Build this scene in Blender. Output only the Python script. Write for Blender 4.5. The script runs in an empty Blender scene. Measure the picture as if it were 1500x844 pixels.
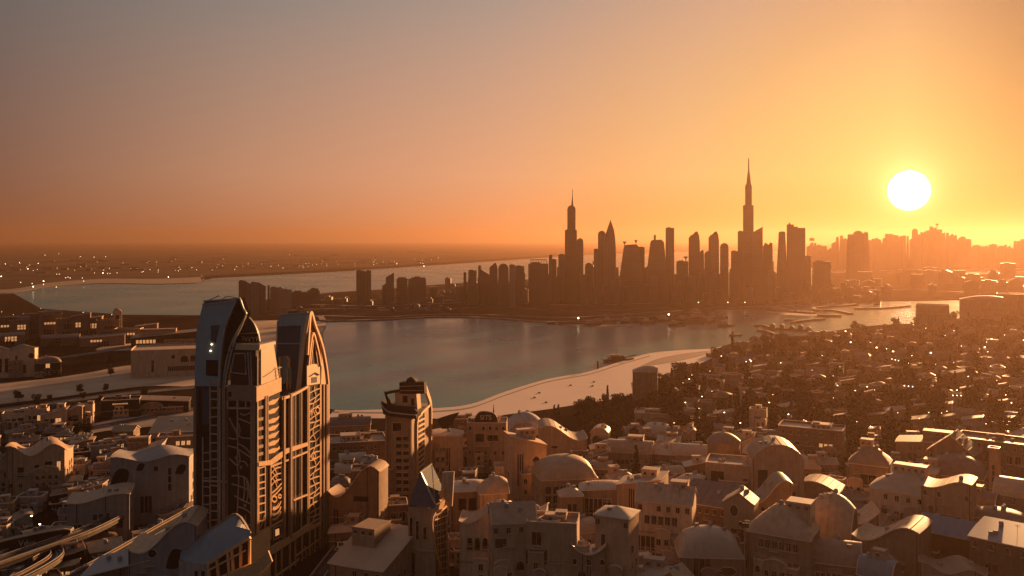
import bpy, math, random
from math import radians as RAD, sin, cos, pi, sqrt, tan, exp
from mathutils import Vector, Matrix
random.seed(11)
SC = bpy.context.scene
COL = SC.collection
# ------------------------------------------------------------------ camera
F = 1300.0; HOR = 350.0; H = 120.0            # focal length and horizon row in the photograph's pixels, eye height in metres
cam = bpy.data.cameras.new('camera'); camo = bpy.data.objects.new('camera', cam); COL.objects.link(camo)
camo.location = (0, 0, H); camo.rotation_euler = (pi/2, 0, 0)
cam.sensor_width = 36; cam.sensor_fit = 'HORIZONTAL'; cam.lens = 36*F/1500.0
cam.shift_y = -(422-HOR)/1500.0
cam.clip_start = 1; cam.clip_end = 60000
SC.camera = camo
# ------------------------------------------------------------------ world and sun
SUN_AZ = 24.1; SUN_EL = 2.84                    # where the disc stands in the sky
W = bpy.data.worlds.new('World'); SC.world = W; W.use_nodes = True
SC.view_settings.view_transform = 'Standard'; SC.view_settings.look = 'None'
SC.view_settings.gamma = 1; SC.view_settings.use_curve_mapping = False
EXPO = 1.6
SC.view_settings.exposure = EXPO
def lin(c):
    c = c/255.0
    return c/12.92 if c <= 0.04045 else ((c+0.055)/1.055)**2.4
def srgb(r, g, b): return (lin(r), lin(g), lin(b), 1.0)
def build_world():
    nt = W.node_tree; N = nt.nodes; L = nt.links; N.clear()
    def m(op, a, b=None, c=None, clamp=False):
        n = N.new('ShaderNodeMath'); n.operation = op; n.use_clamp = clamp
        for i, x in enumerate((a, b, c)):
            if x is None: continue
            if isinstance(x, (int, float)): n.inputs[i].default_value = x
            else: L.new(x, n.inputs[i])
        return n.outputs[0]
    tc = N.new('ShaderNodeTexCoord'); d = tc.outputs['Generated']
    sep = N.new('ShaderNodeSeparateXYZ'); L.new(d, sep.inputs[0])
    el = m('MULTIPLY', m('ARCSINE', sep.outputs['Z']), 180/pi)
    sd = (sin(RAD(SUN_AZ))*cos(RAD(SUN_EL)), cos(RAD(SUN_AZ))*cos(RAD(SUN_EL)), sin(RAD(SUN_EL)))
    dot = N.new('ShaderNodeVectorMath'); dot.operation = 'DOT_PRODUCT'; L.new(d, dot.inputs[0]); dot.inputs[1].default_value = sd
    ang = m('MULTIPLY', m('ARCCOSINE', m('MINIMUM', dot.outputs['Value'], 0.9999999)), 180/pi)
    def ramp(fac, stops, mode='LINEAR'):
        r = N.new('ShaderNodeValToRGB'); r.color_ramp.interpolation = mode
        e = r.color_ramp.elements
        while len(e) > 1: e.remove(e[-1])
        e[0].position = stops[0][0]; e[0].color = srgb(*stops[0][1])
        for p, c in stops[1:]:
            k = e.new(p); k.color = srgb(*c)
        L.new(fac, r.inputs[0]); return r.outputs[0]
    a90 = m('DIVIDE', ang, 90.0)
    low = ramp(a90, LOW)
    high = ramp(a90, HIGH)
    zen = ramp(a90, ZEN)
    t = m('SMOOTH_MIN', m('MAXIMUM', m('DIVIDE', m('SUBTRACT', el, 1.5), 14.5), 0.0), 1.0, 0.05)
    t = m('POWER', m('MINIMUM', m('MAXIMUM', t, 0.0), 1.0), 1.0)
    t2 = m('MINIMUM', m('MAXIMUM', m('DIVIDE', m('SUBTRACT', el, 14.0), 50.0), 0.0), 1.0)
    def mix(f, a, b):
        n = N.new('ShaderNodeMix'); n.data_type = 'RGBA'; L.new(f, n.inputs[0]); L.new(a, n.inputs[6]); L.new(b, n.inputs[7]); return n.outputs[2]
    hzr = ramp(a90, HZR); th = m('MINIMUM', m('MAXIMUM', m('DIVIDE', el, 4.0), 0.0), 1.0)
    low = mix(th, hzr, low)
    c = mix(t2, mix(t, low, high), zen)
    # the sun's disc, as wide as the photograph's
    disc = m('SUBTRACT', 1.0, m('MINIMUM', m('MAXIMUM', m('DIVIDE', m('SUBTRACT', ang, 0.86), 0.34), 0.0), 1.0))
    halo = m('ADD', m('MULTIPLY', m('POWER', 2.718, m('MULTIPLY', ang, -0.5)), 0.35), m('MULTIPLY', m('POWER', 2.718, m('MULTIPLY', ang, -1.5)), 2.2))
    def scale(col, f):
        n = N.new('ShaderNodeVectorMath'); n.operation = 'SCALE'; L.new(col, n.inputs[0]) if not isinstance(col, tuple) else setattr(n.inputs[0], 'default_value', col)
        L.new(f, n.inputs['Scale']) if not isinstance(f, (int, float)) else setattr(n.inputs['Scale'], 'default_value', f)
        return n.outputs[0]
    def add(a, b):
        n = N.new('ShaderNodeVectorMath'); n.operation = 'ADD'; L.new(a, n.inputs[0]); L.new(b, n.inputs[1]); return n.outputs[0]
    side = m('MULTIPLY_ADD', m('MINIMUM', m('MAXIMUM', m('DIVIDE', m('SUBTRACT', m('DIVIDE', sep.outputs['X'], m('MAXIMUM', sep.outputs['Y'], .02)), .44), .15), 0.0), 1.0), -.42, 1.0)
    c = scale(c, side)
    c = add(c, scale((1.0, 0.85, 0.35), halo))
    c = add(c, scale((34.0, 27.0, 15.0), disc))
    bg = N.new('ShaderNodeBackground'); L.new(c, bg.inputs[0]); bg.inputs[1].default_value = 1/2**EXPO
    sky = N.new('ShaderNodeTexSky'); sky.sky_type = 'NISHITA'; sky.sun_disc = False
    sky.sun_elevation = RAD(SUN_EL); sky.sun_rotation = RAD(SUN_AZ); sky.dust_density = 4; sky.altitude = 100
    bg2 = N.new('ShaderNodeBackground'); L.new(sky.outputs[0], bg2.inputs[0]); bg2.inputs[1].default_value = NISH
    ad = N.new('ShaderNodeAddShader'); L.new(bg.outputs[0], ad.inputs[0]); L.new(bg2.outputs[0], ad.inputs[1])
    out = N.new('ShaderNodeOutputWorld'); L.new(ad.outputs[0], out.inputs[0])
NISH = 0.0005
LOW = [(0.0, (250, 208, 108)), (0.06, (240, 200, 110)), (0.14, (234, 192, 120)), (0.2, (240, 180, 112)), (0.27, (236, 171, 122)), (0.36, (222, 159, 118)), (0.45, (200, 144, 108)), (0.6, (138, 96, 74)), (1.0, (86, 76, 76))]
HIGH = [(0.0, (244, 200, 135)), (0.12, (210, 162, 122)), (0.17, (200, 162, 136)), (0.30, (164, 149, 138)), (0.45, (134, 130, 125)), (0.6, (102, 104, 103)), (1.0, (92, 94, 100))]
ZEN = [(0.0, (190, 160, 140)), (0.5, (132, 132, 140)), (1.0, (104, 106, 114))]
HZR = [(0.0, (240, 160, 58)), (0.14, (236, 150, 66)), (0.27, (226, 150, 98)), (0.36, (208, 141, 98)), (0.45, (182, 124, 90)), (0.6, (134, 88, 64)), (1.0, (80, 66, 64))]
build_world()
sl = bpy.data.lights.new('sun', 'SUN'); sl.energy = 5.0; sl.angle = RAD(2.0); sl.color = (1.0, 0.50, 0.20)
so = bpy.data.objects.new('sun', sl); COL.objects.link(so)
LAMP_AZ = 31.0; LAMP_EL = 7.0
sdv = Vector((sin(RAD(LAMP_AZ))*cos(RAD(LAMP_EL)), cos(RAD(LAMP_AZ))*cos(RAD(LAMP_EL)), sin(RAD(LAMP_EL))))
so.rotation_euler = (-sdv).to_track_quat('-Z', 'Y').to_euler(); so.location = (300, 600, 400)
SC.render.engine = 'CYCLES'
cy = SC.cycles
cy.use_denoising = True; cy.max_bounces = 5; cy.volume_bounces = 1; cy.diffuse_bounces = 3; cy.glossy_bounces = 3; cy.transmission_bounces = 2
cy.sample_clamp_indirect = 4; cy.volume_max_steps = 64
# ------------------------------------------------------------------ helpers
def G(px, py, z=0.0):
    """world point at height z seen at the photograph's pixel"""
    Y = F*(H-z)/(py-HOR); return ((px-750.0)/F*Y, Y)
def Zat(py, Y): return H-(py-HOR)*Y/F
def Xat(px, Y): return (px-750.0)/F*Y
class MB:
    def __init__(s): s.v = []; s.f = []; s.m = []
    def add(s, vs, fs, m=0):
        b = len(s.v); s.v += [tuple(p) for p in vs]; s.f += [tuple(b+i for i in f) for f in fs]; s.m += [m]*len(fs); return s
    def box(s, x0, x1, y0, y1, z0, z1, m=0):
        return s.add([(x0,y0,z0),(x1,y0,z0),(x1,y1,z0),(x0,y1,z0),(x0,y0,z1),(x1,y0,z1),(x1,y1,z1),(x0,y1,z1)],
                     [(0,3,2,1),(4,5,6,7),(0,1,5,4),(1,2,6,5),(2,3,7,6),(3,0,4,7)], m)
    def prism(s, pts, z0, z1, m=0, top=1.0, c=None):
        n = len(pts)
        if c is None: c = (sum(p[0] for p in pts)/n, sum(p[1] for p in pts)/n)
        tp = [(c[0]+(p[0]-c[0])*top, c[1]+(p[1]-c[1])*top) for p in pts]
        return s.add([(p[0],p[1],z0) for p in pts]+[(p[0],p[1],z1) for p in tp],
                     [tuple(range(n-1,-1,-1)), tuple(range(n,2*n))]+[(i,(i+1)%n,n+(i+1)%n,n+i) for i in range(n)], m)
    def ext(s, pts, vec, m=0):
        n = len(pts); q = [(p[0]+vec[0],p[1]+vec[1],p[2]+vec[2]) for p in pts]
        return s.add(list(pts)+q, [tuple(range(n)), tuple(range(2*n-1,n-1,-1))]+[(i,n+i,n+(i+1)%n,(i+1)%n) for i in range(n)], m)
    def tube(s, path, r, n=4, m=0, closed=False):
        P = [Vector(p) for p in path]; k = len(P); vs = []
        rr = r if isinstance(r, (list, tuple)) else [r]*k
        for i in range(k):
            if closed: t = P[(i+1)%k]-P[i-1]
            else: t = P[min(i+1,k-1)]-P[max(i-1,0)]
            if t.length < 1e-9: t = Vector((0,0,1))
            t.normalize()
            up = Vector((0,0,1)) if abs(t.z) < 0.95 else Vector((1,0,0))
            a = t.cross(up).normalized(); b = a.cross(t)
            for j in range(n):
                th = 2*pi*(j+.5)/n
                vs.append(P[i]+(a*cos(th)+b*sin(th))*rr[i]*(1.414 if n == 4 else 1))
        fs = []
        for i in range(k if closed else k-1):
            i2 = (i+1)%k
            for j in range(n): fs.append((i*n+j, i*n+(j+1)%n, i2*n+(j+1)%n, i2*n+j))
        if not closed: fs += [tuple(range(n-1,-1,-1)), tuple((k-1)*n+j for j in range(n))]
        return s.add(vs, fs, m)
    def lathe(s, prof, n=16, c=(0,0), sx=1, sy=1, m=0):
        vs = []; k = len(prof)
        for r, z in prof:
            for j in range(n):
                th = 2*pi*j/n; vs.append((c[0]+r*sx*cos(th), c[1]+r*sy*sin(th), z))
        fs = [(i*n+j, i*n+(j+1)%n, (i+1)*n+(j+1)%n, (i+1)*n+j) for i in range(k-1) for j in range(n)]
        fs += [tuple(range(n-1,-1,-1)), tuple((k-1)*n+j for j in range(n))]
        return s.add(vs, fs, m)
    def mesh(s, name, mats, smooth=False):
        me = bpy.data.meshes.new(name); me.from_pydata(s.v, [], s.f)
        for x in ([] if mats is None else mats if isinstance(mats, (list, tuple)) else [mats]): me.materials.append(x)
        if any(s.m): me.polygons.foreach_set('material_index', s.m)
        if smooth:
            me.polygons.foreach_set('use_smooth', [True]*len(me.polygons))
            try: me.set_sharp_from_angle(angle=RAD(40))
            except Exception: pass
        me.update(); return me
    def build(s, name, mats, parent=None, smooth=False):
        o = bpy.data.objects.new(name, s.mesh(name, mats, smooth)); COL.objects.link(o)
        if parent is not None: o.parent = parent
        return o
def inst(name, me, parent=None, loc=None, rz=None):
    o = bpy.data.objects.new(name, me); COL.objects.link(o)
    if parent is not None: o.parent = parent
    if loc is not None: o.location = loc
    if rz is not None: o.rotation_euler = (0, 0, rz)
    return o
def tag(o, label, cat, group=None, kind=None):
    if label: o['label'] = label
    if cat: o['category'] = cat
    if group: o['group'] = group
    if kind: o['kind'] = kind
    return o
def thing(name, label, cat, loc=(0,0,0), rz=0, group=None):
    o = bpy.data.objects.new(name, None); COL.objects.link(o); o.empty_display_size = 1
    o.location = loc; o.rotation_euler = (0, 0, rz)
    return tag(o, label, cat, group)
def struct(o): o['kind'] = 'structure'; return o
def dup(src, loc=None, rz=None, label=None, group=None, scale=None):
    r = src.copy(); COL.objects.link(r)
    if loc is not None: r.location = loc
    if rz is not None: r.rotation_euler = (0, 0, rz)
    if scale is not None: r.scale = scale if isinstance(scale, (tuple, list)) else (scale,)*3
    if label: r['label'] = label
    if group: r['group'] = group
    for ch in list(src.children):
        c = ch.copy(); COL.objects.link(c); c.parent = r
        for g in ch.children:
            d = g.copy(); COL.objects.link(d); d.parent = c
    return r
# ------------------------------------------------------------------ materials
def mat(name, col, rough=0.8, spec=0.3, var=0.15, nscale=0.15, bump=0.0, bscale=2.0, metal=0.0, streak=0.0, bands=None, objvar=0.0, emit=None):
    m = bpy.data.materials.new(name); m.use_nodes = True; nt = m.node_tree; N = nt.nodes; L = nt.links
    b = N['Principled BSDF']; b.inputs['Roughness'].default_value = rough; b.inputs['Metallic'].default_value = metal
    b.inputs['Specular IOR Level'].default_value = spec
    tc = N.new('ShaderNodeTexCoord'); src = tc.outputs['Object']
    c = tuple(col)+(1,)
    nz = N.new('ShaderNodeTexNoise'); nz.inputs['Scale'].default_value = nscale; nz.inputs['Detail'].default_value = 6; nz.inputs['Roughness'].default_value = .65
    L.new(src, nz.inputs['Vector'])
    r = N.new('ShaderNodeValToRGB'); L.new(nz.outputs['Fac'], r.inputs[0])
    r.color_ramp.elements[0].position = .3; r.color_ramp.elements[1].position = .7
    r.color_ramp.elements[0].color = tuple(x*(1-var) for x in col)+(1,); r.color_ramp.elements[1].color = tuple(min(1, x*(1+var)) for x in col)+(1,)
    cur = r.outputs[0]
    def mul(cur, fac, lo, hi=1.0):
        mr = N.new('ShaderNodeMapRange'); L.new(fac, mr.inputs[0]); mr.inputs[3].default_value = lo; mr.inputs[4].default_value = hi
        v = N.new('ShaderNodeVectorMath'); v.operation = 'SCALE'; L.new(cur, v.inputs[0]); L.new(mr.outputs[0], v.inputs['Scale']); return v.outputs[0]
    if streak:
        mp = N.new('ShaderNodeMapping'); mp.inputs['Scale'].default_value = (1.1, 1.1, .09); L.new(src, mp.inputs[0])
        n2 = N.new('ShaderNodeTexNoise'); n2.inputs['Scale'].default_value = .8; n2.inputs['Detail'].default_value = 5; L.new(mp.outputs[0], n2.inputs['Vector'])
        cur = mul(cur, n2.outputs['Fac'], 1-streak, 1+streak)
    if objvar:
        oi = N.new('ShaderNodeObjectInfo'); cur = mul(cur, oi.outputs['Random'], 1-objvar, 1+objvar)
    if bands:   # storey lines and bays of a facade far away, (storey height, bay width, dark share)
        sh, bw, dk = bands
        sp = N.new('ShaderNodeSeparateXYZ'); L.new(src, sp.inputs[0])
        def stripe(x, period, duty):
            a = N.new('ShaderNodeMath'); a.operation = 'DIVIDE'; L.new(x, a.inputs[0]); a.inputs[1].default_value = period
            f = N.new('ShaderNodeMath'); f.operation = 'FRACT'; L.new(a.outputs[0], f.inputs[0])
            g = N.new('ShaderNodeMath'); g.operation = 'GREATER_THAN'; L.new(f.outputs[0], g.inputs[0]); g.inputs[1].default_value = duty
            return g.outputs[0]
        s1 = stripe(sp.outputs['Z'], sh, .45)
        ad = N.new('ShaderNodeMath'); L.new(sp.outputs['X'], ad.inputs[0]); L.new(sp.outputs['Y'], ad.inputs[1])
        s2 = stripe(ad.outputs[0], bw, .3)
        mm = N.new('ShaderNodeMath'); mm.operation = 'MULTIPLY'; L.new(s1, mm.inputs[0]); L.new(s2, mm.inputs[1])
        cur = mul(cur, mm.outputs[0], 1.0, dk)
    L.new(cur, b.inputs['Base Color'])
    if bump:
        n3 = N.new('ShaderNodeTexNoise'); n3.inputs['Scale'].default_value = bscale; n3.inputs['Detail'].default_value = 6; L.new(src, n3.inputs['Vector'])
        bp = N.new('ShaderNodeBump'); bp.inputs['Strength'].default_value = bump; bp.inputs['Distance'].default_value = .2
        L.new(n3.outputs['Fac'], bp.inputs['Height']); L.new(bp.outputs[0], b.inputs['Normal'])
    if emit:
        b.inputs['Emission Color'].default_value = tuple(emit[0])+(1,); b.inputs['Emission Strength'].default_value = emit[1]
        m.cycles.emission_sampling = 'NONE'
    return m
M = {}
M['sand'] = mat('beach_sand', (.66,.47,.34), .5, .5, .08, .02, .3, .3)
M['wetsand'] = mat('wet_sand', (.20,.125,.085), .6, .3, .1, .03)
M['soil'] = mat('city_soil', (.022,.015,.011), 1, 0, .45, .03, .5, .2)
M['pale_soil'] = mat('pale_soil', (.48,.33,.22), .95, .1, .28, .025, .3, .2)
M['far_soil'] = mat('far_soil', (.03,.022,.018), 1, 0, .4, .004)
M['far_soil2'] = mat('hazy_far_soil', (.10,.07,.05), 1, 0, .4, .002)  # lighter than far_soil, the distant haze put into the colour
M['asphalt'] = mat('asphalt', (.045,.04,.038), .7, .3, .2, .3, .2, 2)
M['pave'] = mat('pavement', (.22,.16,.12), .85, .2, .2, .2)
M['paint'] = mat('road_paint', (.6,.55,.48), .7, .3, .1)
M['plaster'] = mat('plaster', (.46,.315,.205), .8, .25, .16, .35, .25, 1.5, streak=.38, objvar=.42)
M['plaster2'] = mat('tan_plaster', (.35,.22,.135), .8, .25, .18, .3, .25, 1.5, streak=.38, objvar=.42)
M['plaster3'] = mat('brown_plaster', (.21,.13,.08), .8, .25, .2, .3, .25, 1.5, streak=.35, objvar=.34)
M['grey'] = mat('grey_plaster', (.30,.26,.235), .8, .25, .15, .3, .25, 1.5, streak=.35, objvar=.15)
M['roof'] = mat('tan_roof', (.34,.215,.13), .6, .4, .22, .5, .3, 1.2, objvar=.34)
M['roofb'] = mat('brown_roof', (.15,.09,.06), .6, .4, .25, .5, .3, 1.2, objvar=.34)
M['roofw'] = mat('pale_roof', (.44,.305,.20), .45, .5, .12, .4, .2, 1.2, objvar=.1)
M['roofg'] = mat('blue_grey_roof', (.13,.155,.17), .4, .5, .15, .4, .15, 1.2)
M['roofblue'] = mat('slate_blue_roof', (.07,.11,.155), .4, .5, .15, .4)
M['trim'] = mat('pale_sunlit_trim', (.62,.44,.30), .5, .4, .12, .6)  # roof rims and letters, sunlit edge highlights put into the pale colour
M['frame'] = mat('window_frame', (.44,.31,.22), .6, .3, .1)
M['glass'] = mat('dark_glass', (.010,.008,.007), .2, .35, .2, .5)
M['dark'] = mat('dark_opening', (.012,.009,.008), .7, .2, .2)
M['metal'] = mat('dark_metal', (.022,.018,.016), .8, .08, .2)
M['bark'] = mat('bark', (.06,.04,.028), .9, .1, .3, 2)
M['leaf'] = mat('leaves', (.040,.045,.022), 1, 0, .5, .4, objvar=.3)
M['leafd'] = mat('dark_leaves', (.024,.028,.014), 1, 0, .5, .4, objvar=.3)
M['lamp'] = mat('lamp_glow', (1,.8,.5), .5, .3, 0, emit=((1,.62,.32), 2.6))
M['lampw'] = mat('bright_lamp_glow', (1,.85,.6), .5, .3, 0, emit=((1,.72,.42), 4.2))
M['litwin'] = mat('lit_window', (.5,.3,.15), .5, .3, 0, emit=((1,.46,.17), .22))
M['tower'] = mat('hazy_concrete', (.10,.08,.07), .6, .3, .15, .05, bands=(3.6, 3.2, .6), objvar=.3)
M['towerg'] = mat('tower_glass', (.05,.055,.06), .25, .5, .15, .05, bands=(3.6, 5.0, .5), objvar=.3)
M['towerw'] = mat('pale_tower_stone', (.26,.20,.16), .6, .3, .12, .05, bands=(3.6, 3.0, .6), objvar=.15)
def water_mat():
    m = bpy.data.materials.new('sea_water'); m.use_nodes = True; N = m.node_tree.nodes; L = m.node_tree.links
    b = N['Principled BSDF']; b.inputs['Base Color'].default_value = (.010,.13,.135,1); b.inputs['Roughness'].default_value = .16
    b.inputs['IOR'].default_value = 1.14; b.inputs['Specular IOR Level'].default_value = .5
    g = N.new('ShaderNodeTexCoord')
    bp = N.new('ShaderNodeBump'); bp.inputs['Strength'].default_value = .35; bp.inputs['Distance'].default_value = .12
    n = N.new('ShaderNodeTexNoise'); n.inputs['Scale'].default_value = .35; n.inputs['Detail'].default_value = 4; L.new(g.outputs['Object'], n.inputs['Vector'])
    L.new(n.outputs['Fac'], bp.inputs['Height']); L.new(bp.outputs[0], b.inputs['Normal'])
    n2 = N.new('ShaderNodeTexNoise'); n2.inputs['Scale'].default_value = .006; n2.inputs['Detail'].default_value = 3; L.new(g.outputs['Object'], n2.inputs['Vector'])
    mr = N.new('ShaderNodeMapRange'); L.new(n2.outputs['Fac'], mr.inputs[0]); mr.inputs[1].default_value = .3; mr.inputs[2].default_value = .7; mr.inputs[3].default_value = .20; mr.inputs[4].default_value = .30; L.new(mr.outputs[0], b.inputs['Roughness'])
    return m
M['water'] = water_mat()
# ------------------------------------------------------------------ the setting: water, land, beach, roads
EXT = 25000.0
struct(MB().box(-EXT, EXT, -250, EXT, -6, -1.2).build('sea_water', M['water']))
def smooth_px(pts, sub=5):
    """Catmull-Rom through pixel points"""
    out = []; n = len(pts)
    for i in range(n-1):
        p0 = pts[max(i-1,0)]; p1 = pts[i]; p2 = pts[i+1]; p3 = pts[min(i+2,n-1)]
        for k in range(sub):
            t = k/sub
            out.append(tuple(.5*((2*p1[j])+(-p0[j]+p2[j])*t+(2*p0[j]-5*p1[j]+4*p2[j]-p3[j])*t*t+(-p0[j]+3*p1[j]-3*p2[j]+p3[j])*t**3) for j in range(len(p1))))
    out.append(tuple(pts[-1])); return out
def land(name, pts, z0, z1, m, world=False):
    P = pts if world else [G(*p) for p in pts]
    a = sum(P[i][0]*P[(i+1)%len(P)][1]-P[(i+1)%len(P)][0]*P[i][1] for i in range(len(P)))
    if a < 0: P = P[::-1]
    from mathutils.geometry import tessellate_polygon
    tris = tessellate_polygon([[Vector((p[0], p[1], 0)) for p in P]]); n = len(P)
    mb = MB(); fs = []
    for t in tris:
        a, b, c = P[t[0]], P[t[1]], P[t[2]]
        cr = (b[0]-a[0])*(c[1]-a[1])-(b[1]-a[1])*(c[0]-a[0])
        fs.append(tuple(t) if cr > 0 else tuple(t[::-1]))
    mb.add([(p[0],p[1],z1) for p in P]+[(p[0],p[1],z0) for p in P], fs+[(n+i, n+(i+1)%n, (i+1)%n, i) for i in range(n)])
    return struct(mb.build(name, m))
bay = smooth_px([(470,470),(474,500),(476,560),(480,598),(560,600),(640,598),(690,592),(740,574),(800,556),(860,545),(905,531),(950,518),(1000,513),(1040,511),(1062,506),(1090,500),(1135,497),(1200,488),(1270,478),(1345,473),(1400,468),(1450,452),(1520,443),(1700,440)])
near = [G(*p) for p in [(-80,436),(20,430),(60,452),(180,461),(300,462),(340,455),(352,447),(420,452),(470,466)]+bay]
far_edge = [(2600, 1700), (2600, -200), (-2600, -200), (-2600, 2300)]
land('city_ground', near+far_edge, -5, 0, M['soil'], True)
bedge = smooth_px([(478,612),(560,613),(700,613),(745,607),(800,600),(850,592),(900,584),(935,574),(965,556),(1000,542),(1045,524),(1062,508)])
land('beach', [p for p in bay if 478 <= p[0] <= 1062][1:-1]+bedge[::-1], -1.3, .1, M['sand'])
pool = smooth_px([(938,537),(960,527),(990,520),(1020,516),(1052,513),(1030,521),(990,530),(960,535),(938,537)])
land('tidal_pool', pool[:-1], .1, .16, M['wetsand'])
wash = smooth_px([(486,603),(560,604),(640,602),(692,596),(742,578),(802,559),(862,548),(907,534),(952,521)])
low_ = [(x, y+(2.0 if x < 700 else 1.5)) for x, y in wash]
land('wet_sand_edge', wash+low_[::-1], .1, .15, M['wetsand'])
pen = smooth_px([(352,468),(420,466),(466,460),(469,466),(480,470),(560,468.5),(640,464),(720,466),(800,472),(860,470),(920,468),(975,465),(1010,462),(1040,456),(1075,450),(1110,448),(1180,444),(1260,441),(1340,440),(1440,438),(1600,434)])
penf = smooth_px([(1600,400),(1400,401),(1100,400),(900,404),(800,408),(640,417),(560,424),(480,429),(420,436),(380,440),(352,446)])
land('peninsula_ground', pen+penf, -5, .02, M['far_soil'])
farp = smooth_px([(-300,434),(-60,431),(20,428),(70,420),(150,415),(230,416),(297,413.5),(300,408),(400,402.5),(520,396),(640,388),(760,380),(850,374),(1000,369),(1300,366)])
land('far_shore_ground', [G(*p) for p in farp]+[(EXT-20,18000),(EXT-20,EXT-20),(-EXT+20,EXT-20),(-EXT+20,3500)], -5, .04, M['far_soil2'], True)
strip = [p for p in farp if p[0] <= 298]
land('far_sand_strip', strip+[(x, y-(8 if x > 0 else 9)*min(1, .55+abs(x)/600)) for x, y in strip[::-1]], .04, .3, M['pave'])
strip2 = [p for p in farp if p[0] >= 300 and p[0] < 860]
land('far_dark_bank', strip2+[(x, y-3.0) for x, y in strip2[::-1]], .04, .3, M['soil'])
def ribbon(name, path, w, z, m, th=.3, kerb=None, world=False, kind='structure', h=None):
    """a road along pixel points (at height z), w metres wide"""
    P = [Vector((p[0], p[1], 0)) for p in path] if world else [Vector(G(p[0], p[1], z)+(0,)) for p in path]
    A = []; B = []
    for i, p in enumerate(P):
        t = P[min(i+1,len(P)-1)]-P[max(i-1,0)]; t.normalize(); nn = Vector((-t.y, t.x, 0))
        A.append(p+nn*w/2); B.append(p-nn*w/2)
    mb = MB(); n = len(P)
    vs = [(a.x,a.y,z) for a in A]+[(b.x,b.y,z) for b in B]+[(a.x,a.y,z-th) for a in A]+[(b.x,b.y,z-th) for b in B]
    fs = []
    for i in range(n-1):
        fs += [(i, n+i, n+i+1, i+1), (i, i+1, 2*n+i+1, 2*n+i), (n+i+1, n+i, 3*n+i, 3*n+i+1), (2*n+i, 2*n+i+1, 3*n+i+1, 3*n+i)]
    fs += [(0, 2*n, 3*n, n), (n-1, 2*n-1, 4*n-1, 3*n-1)]
    mb.add(vs, fs)
    return mb, A, B, P
# pale and dark ground on the left, roads
pale = [[(-60,585),(40,545),(120,530),(190,522),(290,560),(290,583),(200,570),(120,575),(50,580),(-60,600)],
        [(-60,566),(60,556),(130,546),(200,535),(290,545),(290,565),(210,566),(100,580),(-60,596)],
        [(60,640),(150,618),(230,604),(282,600),(285,614),(220,625),(150,632),(90,646)],
        [(352,470),(468,471),(472,492),(470,560),(352,560)],
        [(150,508),(230,500),(290,503),(290,509),(150,514)]]
for i, p in enumerate(pale[1:]):
    land('sandy_ground', smooth_px(p+[p[0]])[:-1], 0, .06+.02*i, M['pale_soil'])
for path, w in (([(-40,531),(60,527),(130,518),(200,507),(300,499)], 12), ([(-40,607),(80,590),(170,578),(300,566)], 14), ([(-60,652),(60,640),(140,626),(290,598)], 9)):
    mb, A, B, P = ribbon('road', smooth_px(path), w, .22, M['asphalt'], .2)
    struct(mb.build('road', M['asphalt']))
    for E, s_ in ((A, 1), (B, -1)):
        k = MB(); k.tube([(e.x, e.y, .3) for e in E], .22); struct(k.build('kerb', M['pave']))
    k = MB()
    for i in range(len(P)-1):
        if i % 2 == 0:
            a, b = P[i], P[i]+(P[i+1]-P[i])*.7; t = (b-a).normalized(); nn = Vector((-t.y,t.x,0))*.2
            k.add([(a.x-nn.x,a.y-nn.y,.235),(a.x+nn.x,a.y+nn.y,.235),(b.x+nn.x,b.y+nn.y,.235),(b.x-nn.x,b.y-nn.y,.235)], [(0,3,2,1)])
    struct(k.build('lane_marking', M['paint']))
for path, w in (([(1098,590),(1160,560),(1215,560),(1260,574),(1330,585),(1520,578)], 8), ([(1010,640),(1100,628),(1180,640),(1260,655),(1400,640),(1520,612)], 8), ([(1120,520),(1240,528),(1360,532),(1520,520)], 10)):
    mb, A, B, P = ribbon('road', smooth_px(path), w, .22, M['pave'], .2)
    struct(mb.build('road', M['pave']))
# promenade and roads of the peninsula
edge = smooth_px([(470,462.5),(472,466.5),(482,469),(560,467.5),(640,463.5),(720,465.2),(800,471),(860,469),(920,467)])
mb, A, B, P = ribbon('promenade', edge, 9, .5, M['pave'], .6); struct(mb.build('promenade', M['pave']))
for path, w, mm in (([(472,462),(560,464),(640,460),(720,461),(820,465),(900,461),(1000,455)], 8, 'pave'), ([(360,458),(480,452),(600,455),(720,450),(860,456),(980,449)], 9, 'asphalt'), ([(430,445),(560,448),(700,443),(860,447),(1040,440)], 9, 'pave'),
                    ([(480,437),(620,440),(760,438)], 8, 'pave')):
    mb, A, B, P = ribbon('road', smooth_px(path), w, .35, M[mm], .3); struct(mb.build('road', M[mm]))
for path, w in (([(1403,406.5),(1430,410),(1465,416),(1530,421)], 26), ([(1240,427.5),(1300,424.5),(1370,425.5),(1440,430)], 9)):
    mb, A, B, P = ribbon('canal', smooth_px(path), w, .5, M['water'], .4); struct(mb.build('canal', M['water']))
# haze
hz = MB().box(-EXT-40, EXT+40, -290, EXT+40, -7.5, 300).build('haze', None)
hm = bpy.data.materials.new('haze_air'); hm.use_nodes = True; hN = hm.node_tree.nodes; hN.clear()
ho = hN.new('ShaderNodeOutputMaterial'); hv = hN.new('ShaderNodeVolumePrincipled')
hv.inputs['Color'].default_value = (.30,.18,.115,1)
hv.inputs['Density'].default_value = .000096; hv.inputs['Anisotropy'].default_value = .64
hm.node_tree.links.new(hv.outputs[0], ho.inputs['Volume'])
hm.volume_intersection_method if hasattr(hm, 'volume_intersection_method') else None
hz.data.materials.clear(); hz.data.materials.append(hm); hz['kind'] = 'stuff'
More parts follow.
